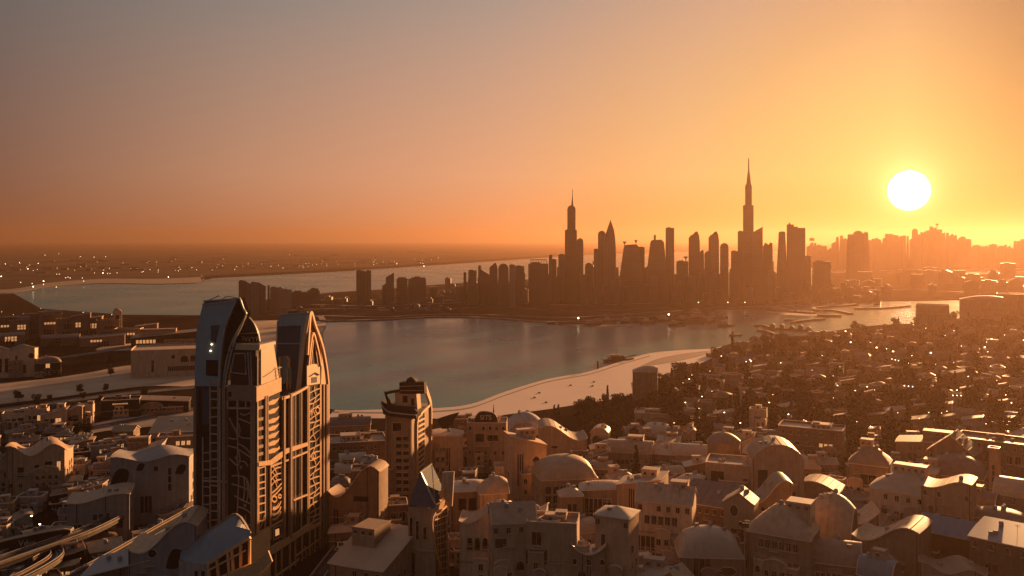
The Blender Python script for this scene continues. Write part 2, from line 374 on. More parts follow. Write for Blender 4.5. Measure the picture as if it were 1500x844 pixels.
# ------------------------------------------------------------------ skyline across the water
def sky_tower(name, label, parts, base, depth=None, m='tower', group=None, extra=None, rz=0.0):
    """parts: list of (x0, x1, ytop, ybottom or None, top kind) in the photograph's pixels; stands at the depth whose ground row is `base`"""
    Y = F*H/(base-HOR); s = Y/F
    xs = [p[0] for p in parts]+[p[1] for p in parts]; cx = (min(xs)+max(xs))/2
    X0 = Xat(cx, Y)
    t = thing(name, label, 'building' if 'tower' not in name else 'tower', (X0, Y, 0), -math.atan2(X0, Y), group)
    for (a, b, yt, yb, kind) in parts:
        x0, x1 = (a-cx)*s, (b-cx)*s; z1 = Zat(yt, Y); z0 = Zat(yb, Y) if yb else -1
        w = x1-x0; d = min(max(w*.8, 8), 34) if depth is None else depth
        dd = d/2; mb = MB(); pn = 'wall'
        xm = (x0+x1)/2
        if kind == 'flat':
            mb.box(x0, x1, -dd, dd, z0, z1); mb.box(x0+w*.15, x0+w*.6, -dd*.5, dd*.5, z1-.01, z1+min(2.5, w*.08))
        elif kind == 'round':      # rounded shoulders
            pts = [(x0,z0),(x1,z0)]; r = min(w*.5, (z1-z0)*.25)
            zs = z1-r
            for k in range(9):
                th = pi*k/8; pts.append((xm+w/2*cos(th), zs+r*sin(th)))
            mb.ext([(p[0],-dd,p[1]) for p in pts], (0,2*dd,0))
        elif kind == 'blade':      # a pointed sail, apex towards the right
            pts = [(x0,z0),(x1,z0),(x1,z0+(z1-z0)*.6),(x0+w*.97,z0+(z1-z0)*.74),(x0+w*.86,z0+(z1-z0)*.87),(x0+w*.57,z1),(x0+w*.38,z0+(z1-z0)*.92),(x0+w*.1,z0+(z1-z0)*.80),(x0,z0+(z1-z0)*.68)]
            mb.ext([(p[0],-dd,p[1]) for p in pts], (0,2*dd,0))
        elif kind == 'point':
            hh = min((z1-z0)*.2, w*.7)
            pts = [(x0,z0),(x1,z0),(x1,z1-hh*1.3),(x0+w*.93,z1-hh*.5),(x0+w*.78,z1),(x0+w*.6,z1-hh*.05),(x0+w*.34,z1-hh*.45),(x0+w*.2,z1-hh*.5),(x0,z1-hh*.9)]
            mb.ext([(p[0],-dd,p[1]) for p in pts], (0,2*dd,0))
        elif kind == 'taper':      # wide foot, narrower head
            k = w*.22
            pts = [(x0,z0),(x1,z0),(x1-k*.5,z0+(z1-z0)*.5),(x1-k,z1-w*.1),(x1-k*1.5,z1),(x0+k*1.3,z1-w*.02),(x0+k,z1-w*.12),(x0+k*.4,z0+(z1-z0)*.5)]
            mb.ext([(p[0],-dd,p[1]) for p in pts], (0,2*dd,0))
        elif kind == 'slantr':
            mb.ext([(x0,-dd,z0),(x1,-dd,z0),(x1,-dd,z1-w*.6),(x0,-dd,z1)], (0,2*dd,0))
        elif kind == 'slantl':
            mb.ext([(x0,-dd,z0),(x1,-dd,z0),(x1,-dd,z1),(x0,-dd,z1-w*.6)], (0,2*dd,0))
        elif kind == 'notch':
            mb.ext([(x0,-dd,z0),(x1,-dd,z0),(x1-w*.04,-dd,z1-w*.1),(x0+w*.75,-dd,z1),(x0+w*.6,-dd,z1-w*.25),(x0+w*.3,-dd,z1),(x0+w*.06,-dd,z1-w*.4)], (0,2*dd,0))
        elif kind == 'spire':
            pn = 'spire'
            mb.lathe([(w*.5,z0),(w*.33,z0+(z1-z0)*.3),(w*.16,z0+(z1-z0)*.55),(w*.09,z1)], 8, (xm,0))
        elif kind == 'mast':
            pn = 'mast'; mb.lathe([(w*.5,z0),(w*.42,z1)], 6, (xm,0))
        elif kind == 'crown':
            pn = 'roof_frame'
            mb.box(x0, x1, -dd*.8, dd*.8, z1-1.2, z1)
            n = 6
            for k in range(n+1):
                xx = x0+(w-1)*k/n; mb.box(xx, xx+1, -dd*.8, -dd*.8+1, z0, z1-1.2)
        elif kind == 'dish':
            pn = 'roof_dish'; mb.lathe([(w*.1,z0),(w*.1,z0+(z1-z0)*.5),(w*.5,z1),(w*.45,z1+.3)], 10, (xm,0))
        o = mb.build(pn, M[m], t)
    return t
ST = [
 ('corner_post', None),
]
SK = [
 # name, label, parts, base, material
 ('tower', 'thin dark mast tower at the left end of the skyline', [(679,683,399,None,'flat')], 446, 'tower'),
 ('tower', 'narrow flat topped dark block next to the thin mast tower at the skyline left end', [(686,698,396,None,'flat')], 447, 'towerg'),
 ('tower', 'two part slab with a thin post rising at its left', [(700,706,389,None,'mast'),(705,717,395,None,'slantr')], 445, 'tower'),
 ('tower', 'slender tower with a pointed rounded head left of the crowned block', [(717,729,385,None,'point')], 448, 'towerg'),
 ('tower', 'tower with a broad rounded head left of the crowned block', [(730,745,386,None,'round')], 448, 'towerg'),
 ('tower', 'pale flat slab between the round headed tower and the dark block', [(746,755,388,None,'flat')], 449, 'towerw'),
 ('tower', 'dark flat slab with a bright edge beside the pale slab', [(755,768,390,None,'flat')], 448, 'tower'),
 ('tower', 'wide block carrying an open roof frame on the left of the tall stepped tower', [(774,803,386,None,'flat'),(777,801,380,386,'crown')], 446, 'towerg'),
 ('tower', 'small round headed tower beside the block with the roof frame', [(804,809,373,None,'round'),(809,815,380,None,'flat')], 444, 'tower'),
 ('stepped_tower', 'tall stepped tower with a slim spire, left of the two tallest towers', [(818,830,373,None,'flat'),(827.5,845,337,None,'flat'),(831,843,301,337,'round'),(836.5,841,277,303,'spire')], 441, 'tower'),
 ('tower', 'round headed shaft leaning against the right of the stepped tower', [(845,854.5,349,None,'round')], 442, 'towerg'),
 ('tower', 'low rounded tower between the stepped tower and the blade tower', [(857,868,385,None,'round')], 444, 'tower'),
 ('blade_tower', 'sail shaped pointed tower with a stepped left shoulder', [(870,878,365,None,'flat'),(876,887,338,None,'round'),(884,902,322,None,'blade')], 442, 'towerg'),
 ('tower', 'low flat annex at the right foot of the sail shaped tower', [(900,906,392,None,'flat')], 444, 'tower'),
 ('tower', 'wide tapering block with roof cranes right of the sail shaped tower', [(905,945,358,None,'taper'),(936,944,362,None,'flat'),(912,918,354,362,'dish'),(929,934,352,360,'dish')], 441, 'tower'),
 ('tower', 'tapering block with a roof spike beside the tall flat slab', [(945,980,351,None,'taper'),(957.5,961,344,360,'mast')], 441, 'tower'),
 ('tower', 'tall plain flat topped slab, highest between the sail tower and the needle tower', [(975,987.5,334,None,'flat')], 440, 'towerg'),
 ('tower', 'low block with a roof dish right of the tall flat slab', [(991,1008,383,None,'flat'),(1001,1008,376,383,'dish')], 442, 'tower'),
 ('tower', 'narrow pointed tower with a right shoulder, right of the dish block', [(1009,1025,339,None,'point'),(1024,1031,366,None,'point')], 440, 'tower'),
 ('tower', 'short block in front of the slanted round tower', [(1032,1042,368,None,'round')], 442, 'tower'),
 ('tower', 'slanted round topped tower midway between the flat slab and the needle tower', [(1038,1053,339,None,'point')], 439, 'tower'),
 ('tower', 'rounded tower just left of the needle tower group', [(1055,1067,356,None,'round')], 440, 'tower'),
 ('tower', 'low flat block at the left foot of the needle tower', [(1071,1083,368,None,'flat')], 442, 'tower'),
 ('needle_tower', 'tallest needle tower, stepped shaft ending in a long spire', [(1081,1092,339,None,'flat'),(1088.5,1103.5,301,None,'flat'),(1091.5,1101,269,301,'round'),(1093,1100,232,272,'spire')], 440, 'tower'),
 ('tower', 'slab with a slightly slanted roof leaning on the right of the needle tower', [(1102,1117,332,None,'slantl')], 441, 'tower'),
 ('tower', 'tower with a notched two horned roof right of the needle tower', [(1117,1132,355,None,'notch')], 440, 'tower'),
 ('tower', 'round headed shaft left of the broad square tower', [(1137,1154,339,None,'taper')], 440, 'tower'),
 ('tower', 'broad square tower with a small raised left corner', [(1153,1179,334,None,'flat'),(1153,1163,329,334,'flat'),(1156,1158,326,329,'mast')], 440, 'towerg'),
 ('tower', 'narrow low block at the right of the broad square tower', [(1180,1188,375,None,'flat')], 440, 'tower'),
 ('tower', 'low wide block between the broad square tower and the twin topped tower', [(1192,1216,383,None,'flat')], 438, 'tower'),
 ('tower', 'twin topped tapering tower left of the sun', [(1240,1252,343,None,'taper'),(1249,1265,338,None,'round'),(1262,1273,340,None,'taper')], 412, 'tower'),
 # farther, paler silhouettes under the sun
 ('far_building', 'faint flat block with a raised top behind the low wide block', [(1182,1200,353,None,'flat'),(1186,1193,349,353,'flat')], 405, 'tower'),
 ('far_building', 'faint stepped block left of the twin topped tower', [(1196,1222,358,None,'round'),(1218,1243,346,None,'round')], 405, 'tower'),
 ('far_building', 'faint round topped block right of the twin topped tower', [(1272,1295,347,None,'round')], 404, 'tower'),
 ('far_building', 'faint domed block left of the gap under the sun', [(1292,1318,342,None,'round')], 404, 'tower'),
 ('far_building', 'faint wide block ending at the bright gap under the sun', [(1313,1336,344,None,'round')], 404, 'tower'),
 ('far_building', 'large faint palace with clustered round tops just right of the sun', [(1338,1346,335,None,'round'),(1343,1368,338,None,'round'),(1352,1380,333,None,'round'),(1369,1374,328,334,'dish')], 403, 'tower'),
 ('far_building', 'faint block with two round tops right of the large faint palace', [(1376,1400,341,None,'round'),(1393,1418,346,None,'round')], 403, 'tower'),
 ('far_building', 'faint low hill side block with a stepped top near the right edge', [(1415,1446,358,None,'taper'),(1436,1466,355,None,'round')], 402, 'tower'),
 ('far_building', 'faint low round topped block at the far right edge', [(1460,1490,357,None,'round'),(1484,1512,350,None,'round')], 402, 'tower'),
 # left part of the peninsula
 ('office_block', 'dark slab with a slanting right shoulder, leftmost building of the peninsula', [(350,360,411,None,'flat'),(360,367,412,None,'slantr')], 461, 'towerg'),
 ('office_block', 'pale narrow slab second from the left on the peninsula', [(367.5,378,413.5,None,'flat')], 461, 'towerw'),
 ('office_block', 'dark slab with a slanted roof right of the pale narrow slab', [(378.5,389,413,None,'slantr')], 461, 'towerg'),
 ('office_block', 'thin dark slab between the slanted slab and the low pale blocks', [(392,395,418,None,'flat')], 460, 'tower'),
 ('office_block', 'pale square block right of the thin dark slab', [(396,409,421,None,'flat')], 459, 'towerw'),
 ('office_block', 'low pale block with a roof tank on the left peninsula', [(409,414,420,None,'round'),(411,427,424,None,'flat')], 452, 'towerw'),
 ('office_block', 'long low terrace block in the middle of the left peninsula', [(427,451,427.5,None,'flat')], 449, 'tower'),
 ('gatehouse', 'squat gatehouse with a raised cap on the left peninsula', [(450,468,425.5,None,'flat'),(455,466,422.5,426,'flat')], 445, 'tower'),
 ('twin_slab', 'tall dark twin slab with pale vertical edges standing alone on the peninsula', [(522,534.5,396.5,None,'flat'),(536,543.5,396.5,None,'flat'),(534,536.5,398,None,'flat')], 443, 'towerg'),
 ('tower', 'slim slanted tower right of the dark twin slab', [(565,577,399.5,None,'slantl'),(560,566,415,None,'slantl')], 447, 'tower'),
 ('tower', 'square block with a round roof drum right of the slim slanted tower', [(581,597,408,None,'flat'),(583,595,406,408.5,'round')], 446, 'tower'),
 ('tower', 'broad brown block with a stepped roof right of the block with the round drum', [(598,624,408.5,None,'flat'),(604,623,406.5,409,'flat')], 445, 'tower'),
]
rj = random.Random(12)
for i, (nm, lb, parts, base, mm) in enumerate(SK):
    if nm == 'far_building':
        base = base-11; q_ = []
        for (x0, x1, yt, yb, kd) in parts:
            if kd in ('dish',) or x1-x0 < 9: q_.append((x0,x1,yt,yb,kd)); continue
            n_ = max(3, int((x1-x0)/4.5)); 
            for k in range(n_):
                a_ = x0+(x1-x0)*k/n_; b_ = x0+(x1-x0)*(k+rj.uniform(1.0,1.6))/n_; mid_ = 1-abs((k+.5)/n_*2-1)
                q_.append((a_, min(b_, x1+2), yt+rj.uniform(-1.5,3.5)+(1-mid_)*5, None, rj.choice(['flat','flat','point','taper','round','slantl','slantr'])))
        parts = q_
    sky_tower(nm, lb, parts, base, m=mm)
rs = random.Random(5)
def lowblock(x, base, w, h, mm, nm='low_block', lb=None, cat='building', gr=None):
    Y = F*H/(base-HOR); s = Y/F; X = Xat(x, Y)
    mb = MB(); a, b = w*s/2, max(6, w*s*.35); hh = h*s
    mb.box(-a, a, -b, b, -1, hh)
    k = rs.random() if base > 403 else .9
    if k < .35: mb.box(-a*.5, a*.3, -b*.5, b*.5, hh, hh+2.2)
    elif k < .5: mb.ext([(-a,-b,hh),(a,-b,hh),(0,-b,hh+a*.4)], (0,2*b,0))
    elif k < .65: mb.lathe([(a*.7,hh),(a*.6,hh+a*.3),(a*.3,hh+a*.5),(.1,hh+a*.55)], 10)
    o = mb.build(nm, M[mm]); o.location = (X, Y, 0); o.rotation_euler = (0, 0, -math.atan2(X, Y)+rs.uniform(-.25,.25))
    return tag(o, lb, cat, gr)
# the dense mass of mid-rise blocks at the towers' feet
for i in range(170):
    x = 632+(1290-632)*(i+.5)/170+rs.uniform(-3,3)
    env = 14+ (34 if 810 < x < 1185 else 20 if x > 700 and x < 1200 else 8)
    lowblock(x, rs.uniform(428,446), rs.uniform(5,13), rs.uniform(.3,1)*env, rs.choice(['tower','tower','towerg']), lb='hazy mid rise block in the dense row at the foot of the skyline towers', gr='blocks at the foot of the skyline towers')
for i in range(34):
    x = rs.uniform(1190, 1520)
    lowblock(x, rs.uniform(406,432), rs.uniform(8,22), rs.uniform(5,22), 'tower', lb='hazy low block on the glowing land under the sun', gr='low blocks under the sun')
for i in range(46):
    x = rs.uniform(405, 690)
    lowblock(x, rs.uniform(434,458), rs.uniform(4,12), rs.uniform(2,6), rs.choice(['tower','towerw','tower']), lb='small low building scattered on the flat left half of the peninsula', gr='small buildings on the left peninsula')
for i in range(70):
    x = rs.uniform(-20, 640); base = 402-(x/640)*16-rs.uniform(0, 18)
    base = max(base, 366)
    lowblock(x, base, rs.uniform(4,14), rs.uniform(1,2.6), 'tower', lb='tiny low building on the hazy far shore across the channel', gr='buildings on the far shore')
# ------------------------------------------------------------------ the three foreground towers
class Tr:
    """lays facade lines out on a tower's own front (y=y0) and right (x=x0) walls"""
    def __init__(s, px, Y, deg):
        s.C = (Xat(px, Y), Y); s.a = RAD(deg); s.ex = (cos(s.a), sin(s.a)); s.ey = (-sin(s.a), cos(s.a))
    def r(s, px, py, x0=0.0, o=0.0):
        k = (px-750)/F; bx = s.C[0]+x0*s.ex[0]; by = s.C[1]+x0*s.ex[1]
        v = (k*by-bx)/(s.ey[0]-k*s.ey[1]); Y = by+v*s.ey[1]
        return (x0+o, v, Zat(py, Y))
    def f(s, px, py, y0=0.0, o=0.0):
        k = (px-750)/F; bx = s.C[0]+y0*s.ey[0]; by = s.C[1]+y0*s.ey[1]
        u = (k*by-bx)/(s.ex[0]-k*s.ex[1]); Y = by+u*s.ex[1]
        return (u, y0-o, Zat(py, Y))
def line(mb, tr, side, pts, r=.28, base=0.0, o=.15, sm=0):
    fn = tr.r if side == 'r' else tr.f
    if sm: pts = smooth_px(pts, sm)
    mb.tube([fn(p[0], p[1], base, o) for p in pts], r); return mb
def plate(mb, tr, side, pts, th=.3, base=0.0, o=0.0):
    fn = tr.r if side == 'r' else tr.f
    P = [fn(p[0], p[1], base, o) for p in pts]
    mb.ext(P, (th,0,0) if side == 'r' else (0,-th,0)); return mb
M['stone'] = mat('sunlit_stone', (.62,.36,.17), .6, .35, .14, .5, .2, 1.5, streak=.15)  # beige stone with orange sunlight put into its colour
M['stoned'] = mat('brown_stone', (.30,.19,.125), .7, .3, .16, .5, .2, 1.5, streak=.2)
M['cream'] = mat('cream_stone', (.62,.42,.26), .6, .35, .06, .5, .1, 1.5)
M['bluep'] = mat('blue_grey_panel', (.24,.33,.36), .38, .5, .1, .25, .06, .6, streak=.1)
M['blued'] = mat('dark_blue_glass', (.05,.075,.10), .5, .3, .15, .3)
M['shaft'] = mat('dark_shaft_glass', (.020,.015,.012), .3, .5, .3, .3)
M['fascia'] = mat('pale_metal_edge', (.42,.38,.34), .35, .5, .08)
M['matt'] = mat('matt_black_glass', (.014,.012,.012), .8, 0, .2, .5)
M['gableglass'] = mat('dark_gable_glass', (.03,.042,.055), .75, .1, .2, .5)
def text_part(name, s, size, mt, parent, loc, rot, th=.08):
    cu = bpy.data.curves.new(name, 'FONT'); cu.body = s; cu.size = size; cu.extrude = th; cu.align_x = 'CENTER'; cu.align_y = 'CENTER'
    tmp = bpy.data.objects.new('tmp_text', cu); COL.objects.link(tmp)
    me = bpy.data.meshes.new_from_object(tmp.evaluated_get(bpy.context.evaluated_depsgraph_get()))
    bpy.data.objects.remove(tmp); bpy.data.curves.remove(cu)
    me.name = name; me.materials.clear(); me.materials.append(mt)
    o = bpy.data.objects.new(name, me); COL.objects.link(o); o.parent = parent; o.location = loc; o.rotation_euler = rot
    return o
# ---- main twin tower
T = Tr(375, 300, -15)
tw = thing('twin_tower', 'tall twin peaked tower of dark glass and orange lit stone tracery, left front', 'tower', (T.C[0], T.C[1], 0), T.a)
xl = T.f(285, 600)[0]; vr = T.r(481, 600)[1]; zb = T.f(374, 586)[2]; ztop = T.f(374, 566)[2]
x33 = T.f(333, 600)[0]; v12 = T.r(410, 570)[1]; v29 = T.r(448, 570)[1]
xm = T.f(296, 600)[0]
m = MB(); m.box(x33, 0, 0, v12, -2, zb); m.box(-14, -.5, v12, v29, -2, T.r(412, 583, -.5)[2]); m.box(x33-3, -14, v12*.6, v29+4, -2, zb-3)
m.box(-15, 0, v29, vr, -2, T.r(450, 563)[2]); m.box(xl, x33+.01, .05, 14, -2, T.f(290, 566)[2])
m.build('shaft', M['shaft'], tw)
# stone band at the shoulder, front shade and right sunlight put into its colours
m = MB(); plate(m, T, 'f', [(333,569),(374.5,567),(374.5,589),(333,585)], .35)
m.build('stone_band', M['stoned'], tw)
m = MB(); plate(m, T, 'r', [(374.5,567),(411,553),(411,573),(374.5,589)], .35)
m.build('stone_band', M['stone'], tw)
m = MB(); m.box(x33+.1, -.1, .1, v12-.1, zb+.01, ztop-.02); m.build('terrace', M['stoned'], tw)
# upper box: dark window corner and the cream wall
zt = T.f(374, 505)[2]
m = MB(); m.box(x33+.6, -.7, 1.0, v12-2.0, ztop-.01, zt); m.build('upper_storey', M['shaft'], tw)
m = MB(); plate(m, T, 'r', [(381.5,512),(400,505),(408,556),(381.5,566)], .25, -.7, .02); m.build('cream_wall', M['cream'], tw)
m = MB(); plate(m, T, 'f', [(347,503),(382,504),(381,513),(345,512)], .5, 1.0, .05); plate(m, T, 'r', [(375.5,506),(402,500),(402,504),(381,511.5),(375.5,512.5)], .5, -.7, .02)
m.build('cornice', M['cream'], tw)
m = MB(); line(m, T, 'f', [(344,518),(359.5,518),(361,548),(338.5,545.5),(344,518)], .22, 1.0, .2)
for a in ((363.5,516,366.5,567),(367.5,516,369.5,566)): line(m, T, 'f', [(a[0],a[1]),(a[2],a[3])], .16, 1.0, .15)
m.build('window_frame', M['fascia'], tw)
m = MB(); line(m, T, 'r', [(376,522),(376,566)], .16, -.7, .2); line(m, T, 'r', [(385,552),(399,543)], .1, -.7, .4); line(m, T, 'r', [(400,541),(411,538)], .2, -.7, .2)
for q in (0, 5, 10): line(m, T, 'r', [(401,541+q),(409,538+q)], .12, -.7, .2)
line(m, T, 'r', [(402,538),(404,556)], .16, -.7, .2); line(m, T, 'r', [(408,536),(409,556)], .16, -.7, .2)
m.build('balcony_rail', M['stoned'], tw)
# left sail
def sail(name, pts, y0, d, mt, th=None):
    m = MB(); P = [T.f(p[0], p[1], y0) for p in pts]; m.ext(P, (0, d, 0)); return m.build(name, mt, tw)
ls = smooth_px([(346,440),(339,456),(331,476),(326,500),(323,530),(321.5,566)], 4)
sail('sail_panel', ls+[(285,566),(286,520),(288.5,480),(297,446)], 0, 1.2, M['bluep'])
rs_ = smooth_px([(352,437),(357,452),(361,460),(356,472),(347,488),(338,508),(331,535),(327,566)], 4)
sail('sail_back', rs_+[(288,566),(290,500),(299,441)], 1.25, 2.6, M['matt'])
m = MB(); m.tube([T.f(p[0], p[1], 0, .1) for p in [(297,446)]+ls], .24); m.tube([T.f(p[0], p[1], 1.2, .15) for p in [(299,441)]+rs_+[(324,600)]], .26)
m.tube([T.f(a, b, 1.0, .1) for a, b in [(299,443),(322,433),(327,437),(334,434),(352,437)]], .16)
m.tube([T.f(a, b, 0, .1) for a, b in smooth_px([(361,459),(354,478),(344,500),(336,530),(330,566),(328,640),(327,800)],4)], .2)
m.build('sail_edge', M['fascia'], tw)
m = MB(); plate(m, T, 'f', [(302,527.5),(319.5,527.5),(319,551.5),(302,550)], .06, 0, .06); m.build('dark_window', M['dark'], tw)
m = MB(); plate(m, T, 'f', [(309,477),(322,476),(316,503),(309,500)], .06, 0, .05); m.build('tinted_pane', M['blued'], tw)
for a, b in ((310.5,504.5),(309,514)):
    m = MB(); c = T.f(a, b, 0, .25); m.lathe([(.01,c[2]-.25),(.24,c[2]-.12),(.24,c[2]+.12),(.01,c[2]+.25)], 8, (c[0], c[1])); m.build('wall_light', M['lamp'], tw)
# quarter fin and its sign
fin = smooth_px([(352,461),(362,463),(371,472),(377,485),(380,500)], 4)
m = MB(); m.ext([T.f(p[0], p[1], 8.5) for p in fin+[(380,508),(346,508),(346,492)]], (0, .8, 0)); m.build('curved_fin', M['blued'], tw)
m = MB(); m.tube([T.f(p[0], p[1], 8.5, .2) for p in fin], .15); m.tube([T.f(a,b,8.4,.2) for a,b in ((342,500),(350,489),(378,487.5))], .16); m.build('fin_edge', M['trim'], tw)
m = MB(); m.ext([T.f(a,b,8.2) for a,b in ((349,490),(378,488.5),(381,504),(346,505))], (0,.2,0)); sg = m.build('sign_board', M['dark'], tw)
c = T.f(366, 497.0, 8.0); text_part('letters', '3WYF', 2.7, M['trim'], sg, (c[0], c[1], c[2]-.2), (pi/2, 0, 0))
# right wing: blue sail facing the camera, pointed arch facing the sun
y0 = v29
bs = [(403,582),(404,520),(407,470),(411,461),(451,457.5),(446,480),(440,515),(436,548),(433,582)]
m = MB(); m.ext([T.f(a,b,y0) for a,b in bs], (0,1.0,0)); m.build('sail_panel', M['bluep'], tw)
m = MB(); m.ext([T.f(a,b,y0,.06) for a,b in ((408,478),(441,477),(439,502.5),(407,502.5))], (0,.05,0)); m.ext([T.f(a,b,y0,.06) for a,b in ((407,504.5),(438.5,504.5),(434,575),(427,575),(427,540),(424,524),(412,524),(410,575),(404,575))], (0,.05,0))
m.build('tinted_pane', M['blued'], tw)
m = MB(); line(m, T, 'f', [(406,503.5),(440,503.5)], .14, y0, .12); line(m, T, 'f', [(407,470),(404,560)], .22, y0, .12); line(m, T, 'f', [(411,461),(451,457.5)], .18, y0, .1)
m.build('panel_trim', M['fascia'], tw)
m = MB(); line(m, T, 'f', [(411,585),(411,523),(422,523),(424.5,526),(424.5,538)], .42, y0, .5); line(m, T, 'f', [(422,540),(422,576)], .3, y0, .4); line(m, T, 'f', [(422,560),(426,560),(426,580)], .25, y0, .4)
m.build('hook_frame', M['stone'], tw)
vA = T.r(448, 520)[1]; vB = T.r(480, 520)[1]
arch_out = smooth_px([(448.5,563),(449,520),(451.5,480),(454,457),(460,476),(466,492),(472,512),(477,540),(479.5,563)], 4)
m = MB(); m.ext([T.r(p[0], p[1]) for p in arch_out], (-9, 0, 0)); m.build('arch_body', M['shaft'], tw)
m = MB()
m.ext([T.f(a,b,y0,.3) for a,b in ((451,457.5),(455,457),(447.5,500),(443,545),(441,573),(433,577),(437,545),(441,510),(446,480))], (0,.5,0)); m.build('arch_leg', M['cream'], tw)
m = MB(); m.tube([T.r(p[0], p[1], 0, .3) for p in arch_out[4:]], .5); m.build('arch_rib', M['stone'], tw)
inner = smooth_px([(450.5,535),(453,510),(457,488),(462,503),(466,520),(468.5,536)], 4)
m = MB(); m.tube([T.r(p[0], p[1], 0, .35) for p in inner], .42)
m.tube([T.r(p[0], p[1], 0, .3) for p in smooth_px([(454,534),(456,515),(458,497)],3)], .2); m.tube([T.r(p[0], p[1], 0, .3) for p in ((459.5,496),(464.5,535))], .16)
m.build('inner_arch', M['stone'], tw)
m = MB(); plate(m, T, 'r', [(448.6,534),(467.5,533),(468,562),(448.6,565)], .3, 0, .02); pn = m.build('cream_panel', M['cream'], tw)
m = MB(); line(m, T, 'r', [(453,551),(460,546),(466,549)], .16, 0, .5); plate(m, T, 'r', [(455,553),(463,552),(463,560),(455,561)], .05, 0, .34); m.build('small_window', M['dark'], pn)
m = MB(); plate(m, T, 'r', smooth_px([(469,563),(470,530),(469,505),(474,520),(478,545),(480,563)],3), .35, 0, .05); m.build('curved_plate', M['stone'], tw)
# shoulder rail of the striped middle and its pilasters
m = MB(); line(m, T, 'r', [(411.5,584),(424,580),(438,573),(450,566)], .5, 0, .1, 3); m.build('shoulder_rail', M['stone'], tw)
for x, w, b in ((414.5,1.0,'stoned'),(424.5,1.0,'stoned'),(432.5,.3,'stoned'),(441.5,.35,'stone'),(450.2,.5,'stone'),(429,.2,'stoned'),(418.5,.18,'stoned')):
    m = MB(); yb = {424.5: 788, 432.5: 770, 441.5: 776, 414.5: 790}.get(x, 772); line(m, T, 'r', [(x, 582-(x-411)*.42),(x, yb)], w*.55, 0, -.1+w*.3); m.build('pilaster', M[b], tw)
# corner pilaster and right hand brown pilasters
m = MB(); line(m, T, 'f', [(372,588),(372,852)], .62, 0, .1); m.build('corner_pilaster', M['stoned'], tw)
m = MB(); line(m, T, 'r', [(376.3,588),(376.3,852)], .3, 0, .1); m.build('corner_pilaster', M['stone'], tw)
for x, w, b in ((469.5,.4,'stone'),(473,.9,'stoned'),(477,1.3,'stoned'),(480.2,.8,'stone')):
    m = MB(); line(m, T, 'r', [(x, 563),(x, 850)], w*.55, 0, .1); m.build('pilaster', M[b], tw)
# tracery on the right face
m = MB()
for y in (686,697,708,717,728,739,752,764): line(m, T, 'r', [(378.5,y),(387,y-2.6)], .2)
line(m, T, 'r', [(378,684),(378,850)], .22); line(m, T, 'r', [(387.5,680),(387.5,845)], .2)
line(m, T, 'r', [(379,775),(384,765),(388,748)], .14, 0, .15, 3); line(m, T, 'r', [(379,792),(383,785),(388,786)], .2)
m.build('ladder_tracery', M['stone'], tw)
m = MB()
cols = [(395.5,677),(395.5,790)]; line(m, T, 'r', cols, .26); line(m, T, 'r', [(411,668),(412,700),(414,730),(414.5,761)], .26, 0, .15, 3)
rg = random.Random(4)
for y in range(690, 716, 9):
    line(m, T, 'r', [(396,y+4),(402,y-3),(411,y-6)], .2, 0, .15, 3); line(m, T, 'r', [(398,y-8),(403,y),(405,y+8)], .16, 0, .15, 3)
for y in (716, 722): line(m, T, 'r', [(397,y+6),(404,y),(411,y-8)], .3, 0, .15, 3)
for cx, cyy, r_ in ((400.5,731,3.6),(408.5,727,2.2)):
    line(m, T, 'r', [(cx+r_*cos(t*pi/5), cyy+r_*1.15*sin(t*pi/5)) for t in range(11)], .28)
for y in (742, 750, 757): line(m, T, 'r', [(398,y+4),(402,y+3.5),(407,y-1),(410,y-8)], .34, 0, .15, 3)
line(m, T, 'r', [(399,744),(404,742),(408,736)], .2, 0, .15, 3)
m.build('carved_column', M['stone'], tw)
m = MB(); plate(m, T, 'r', [(400,773),(410,769),(411,785),(400,791)], .12, 0, .1)
bx = m.build('square_niche', M['dark'], tw)
m = MB(); line(m, T, 'r', [(400,773),(410,769),(411,785),(400,791),(400,773)], .22); m.build('niche_frame', M['stone'], bx)
m = MB(); plate(m, T, 'r', [(402.5,776),(407.5,774),(408,783),(402.5,785.5)], .1, 0, .25); m.build('niche_light', M['litwin'], bx)
# glyph blocks under the stone band
m = MB(); line(m, T, 'r', [(388,580),(388,680)], .36); line(m, T, 'r', [(391,579),(391,678)], .3)
for k, y in enumerate((596,613,627,640,653,664)):
    plate(m, T, 'r', [(377,y),(386,y-2.5),(386.5,y+2),(377,y+4.5)], .15, 0, .05)
m.build('side_rungs', M['stoned'], tw)
m = MB()
for k, y in enumerate((590,603,617,628,639,650,661)):
    j = rg.uniform(-2,2)
    P = [(392,y-1),(398,y-4),(404+j,y-5),(408,y-8),(407+j,y-3.5),(401,y+2),(393,y+4)]
    plate(m, T, 'r', P, .3, 0, .05)
m.build('carved_ledges', M['stone'], tw)
m = MB(); plate(m, T, 'r', [(377,677),(394,674),(404,666),(418,657),(442,650),(449,648),(449,653),(419,664),(405,675),(396,681),(377,683)], .5, 0, .05)
line(m, T, 'r', [(395,684),(418,675),(449,662)], .3); line(m, T, 'r', [(377,780.5),(395,772),(414.5,761)], .3); line(m, T, 'r', [(429,733),(441,728),(450,724.5)], .3)
m.build('sloping_bands', M['stone'], tw)
m = MB(); plate(m, T, 'r', [(393,803),(405,795),(421,787),(437,777),(450,767),(451,771),(468,764),(468,769),(446,780),(425,794),(405,807),(393,814)], .6, 0, .05); m.build('thick_band', M['stone'], tw)
m = MB()
for x, y in ((394.5,812),(403,808),(412,803),(424,796),(432,790),(442,783),(453,777),(461,772),(468,769)): line(m, T, 'r', [(x,y),(x,850)], .26)
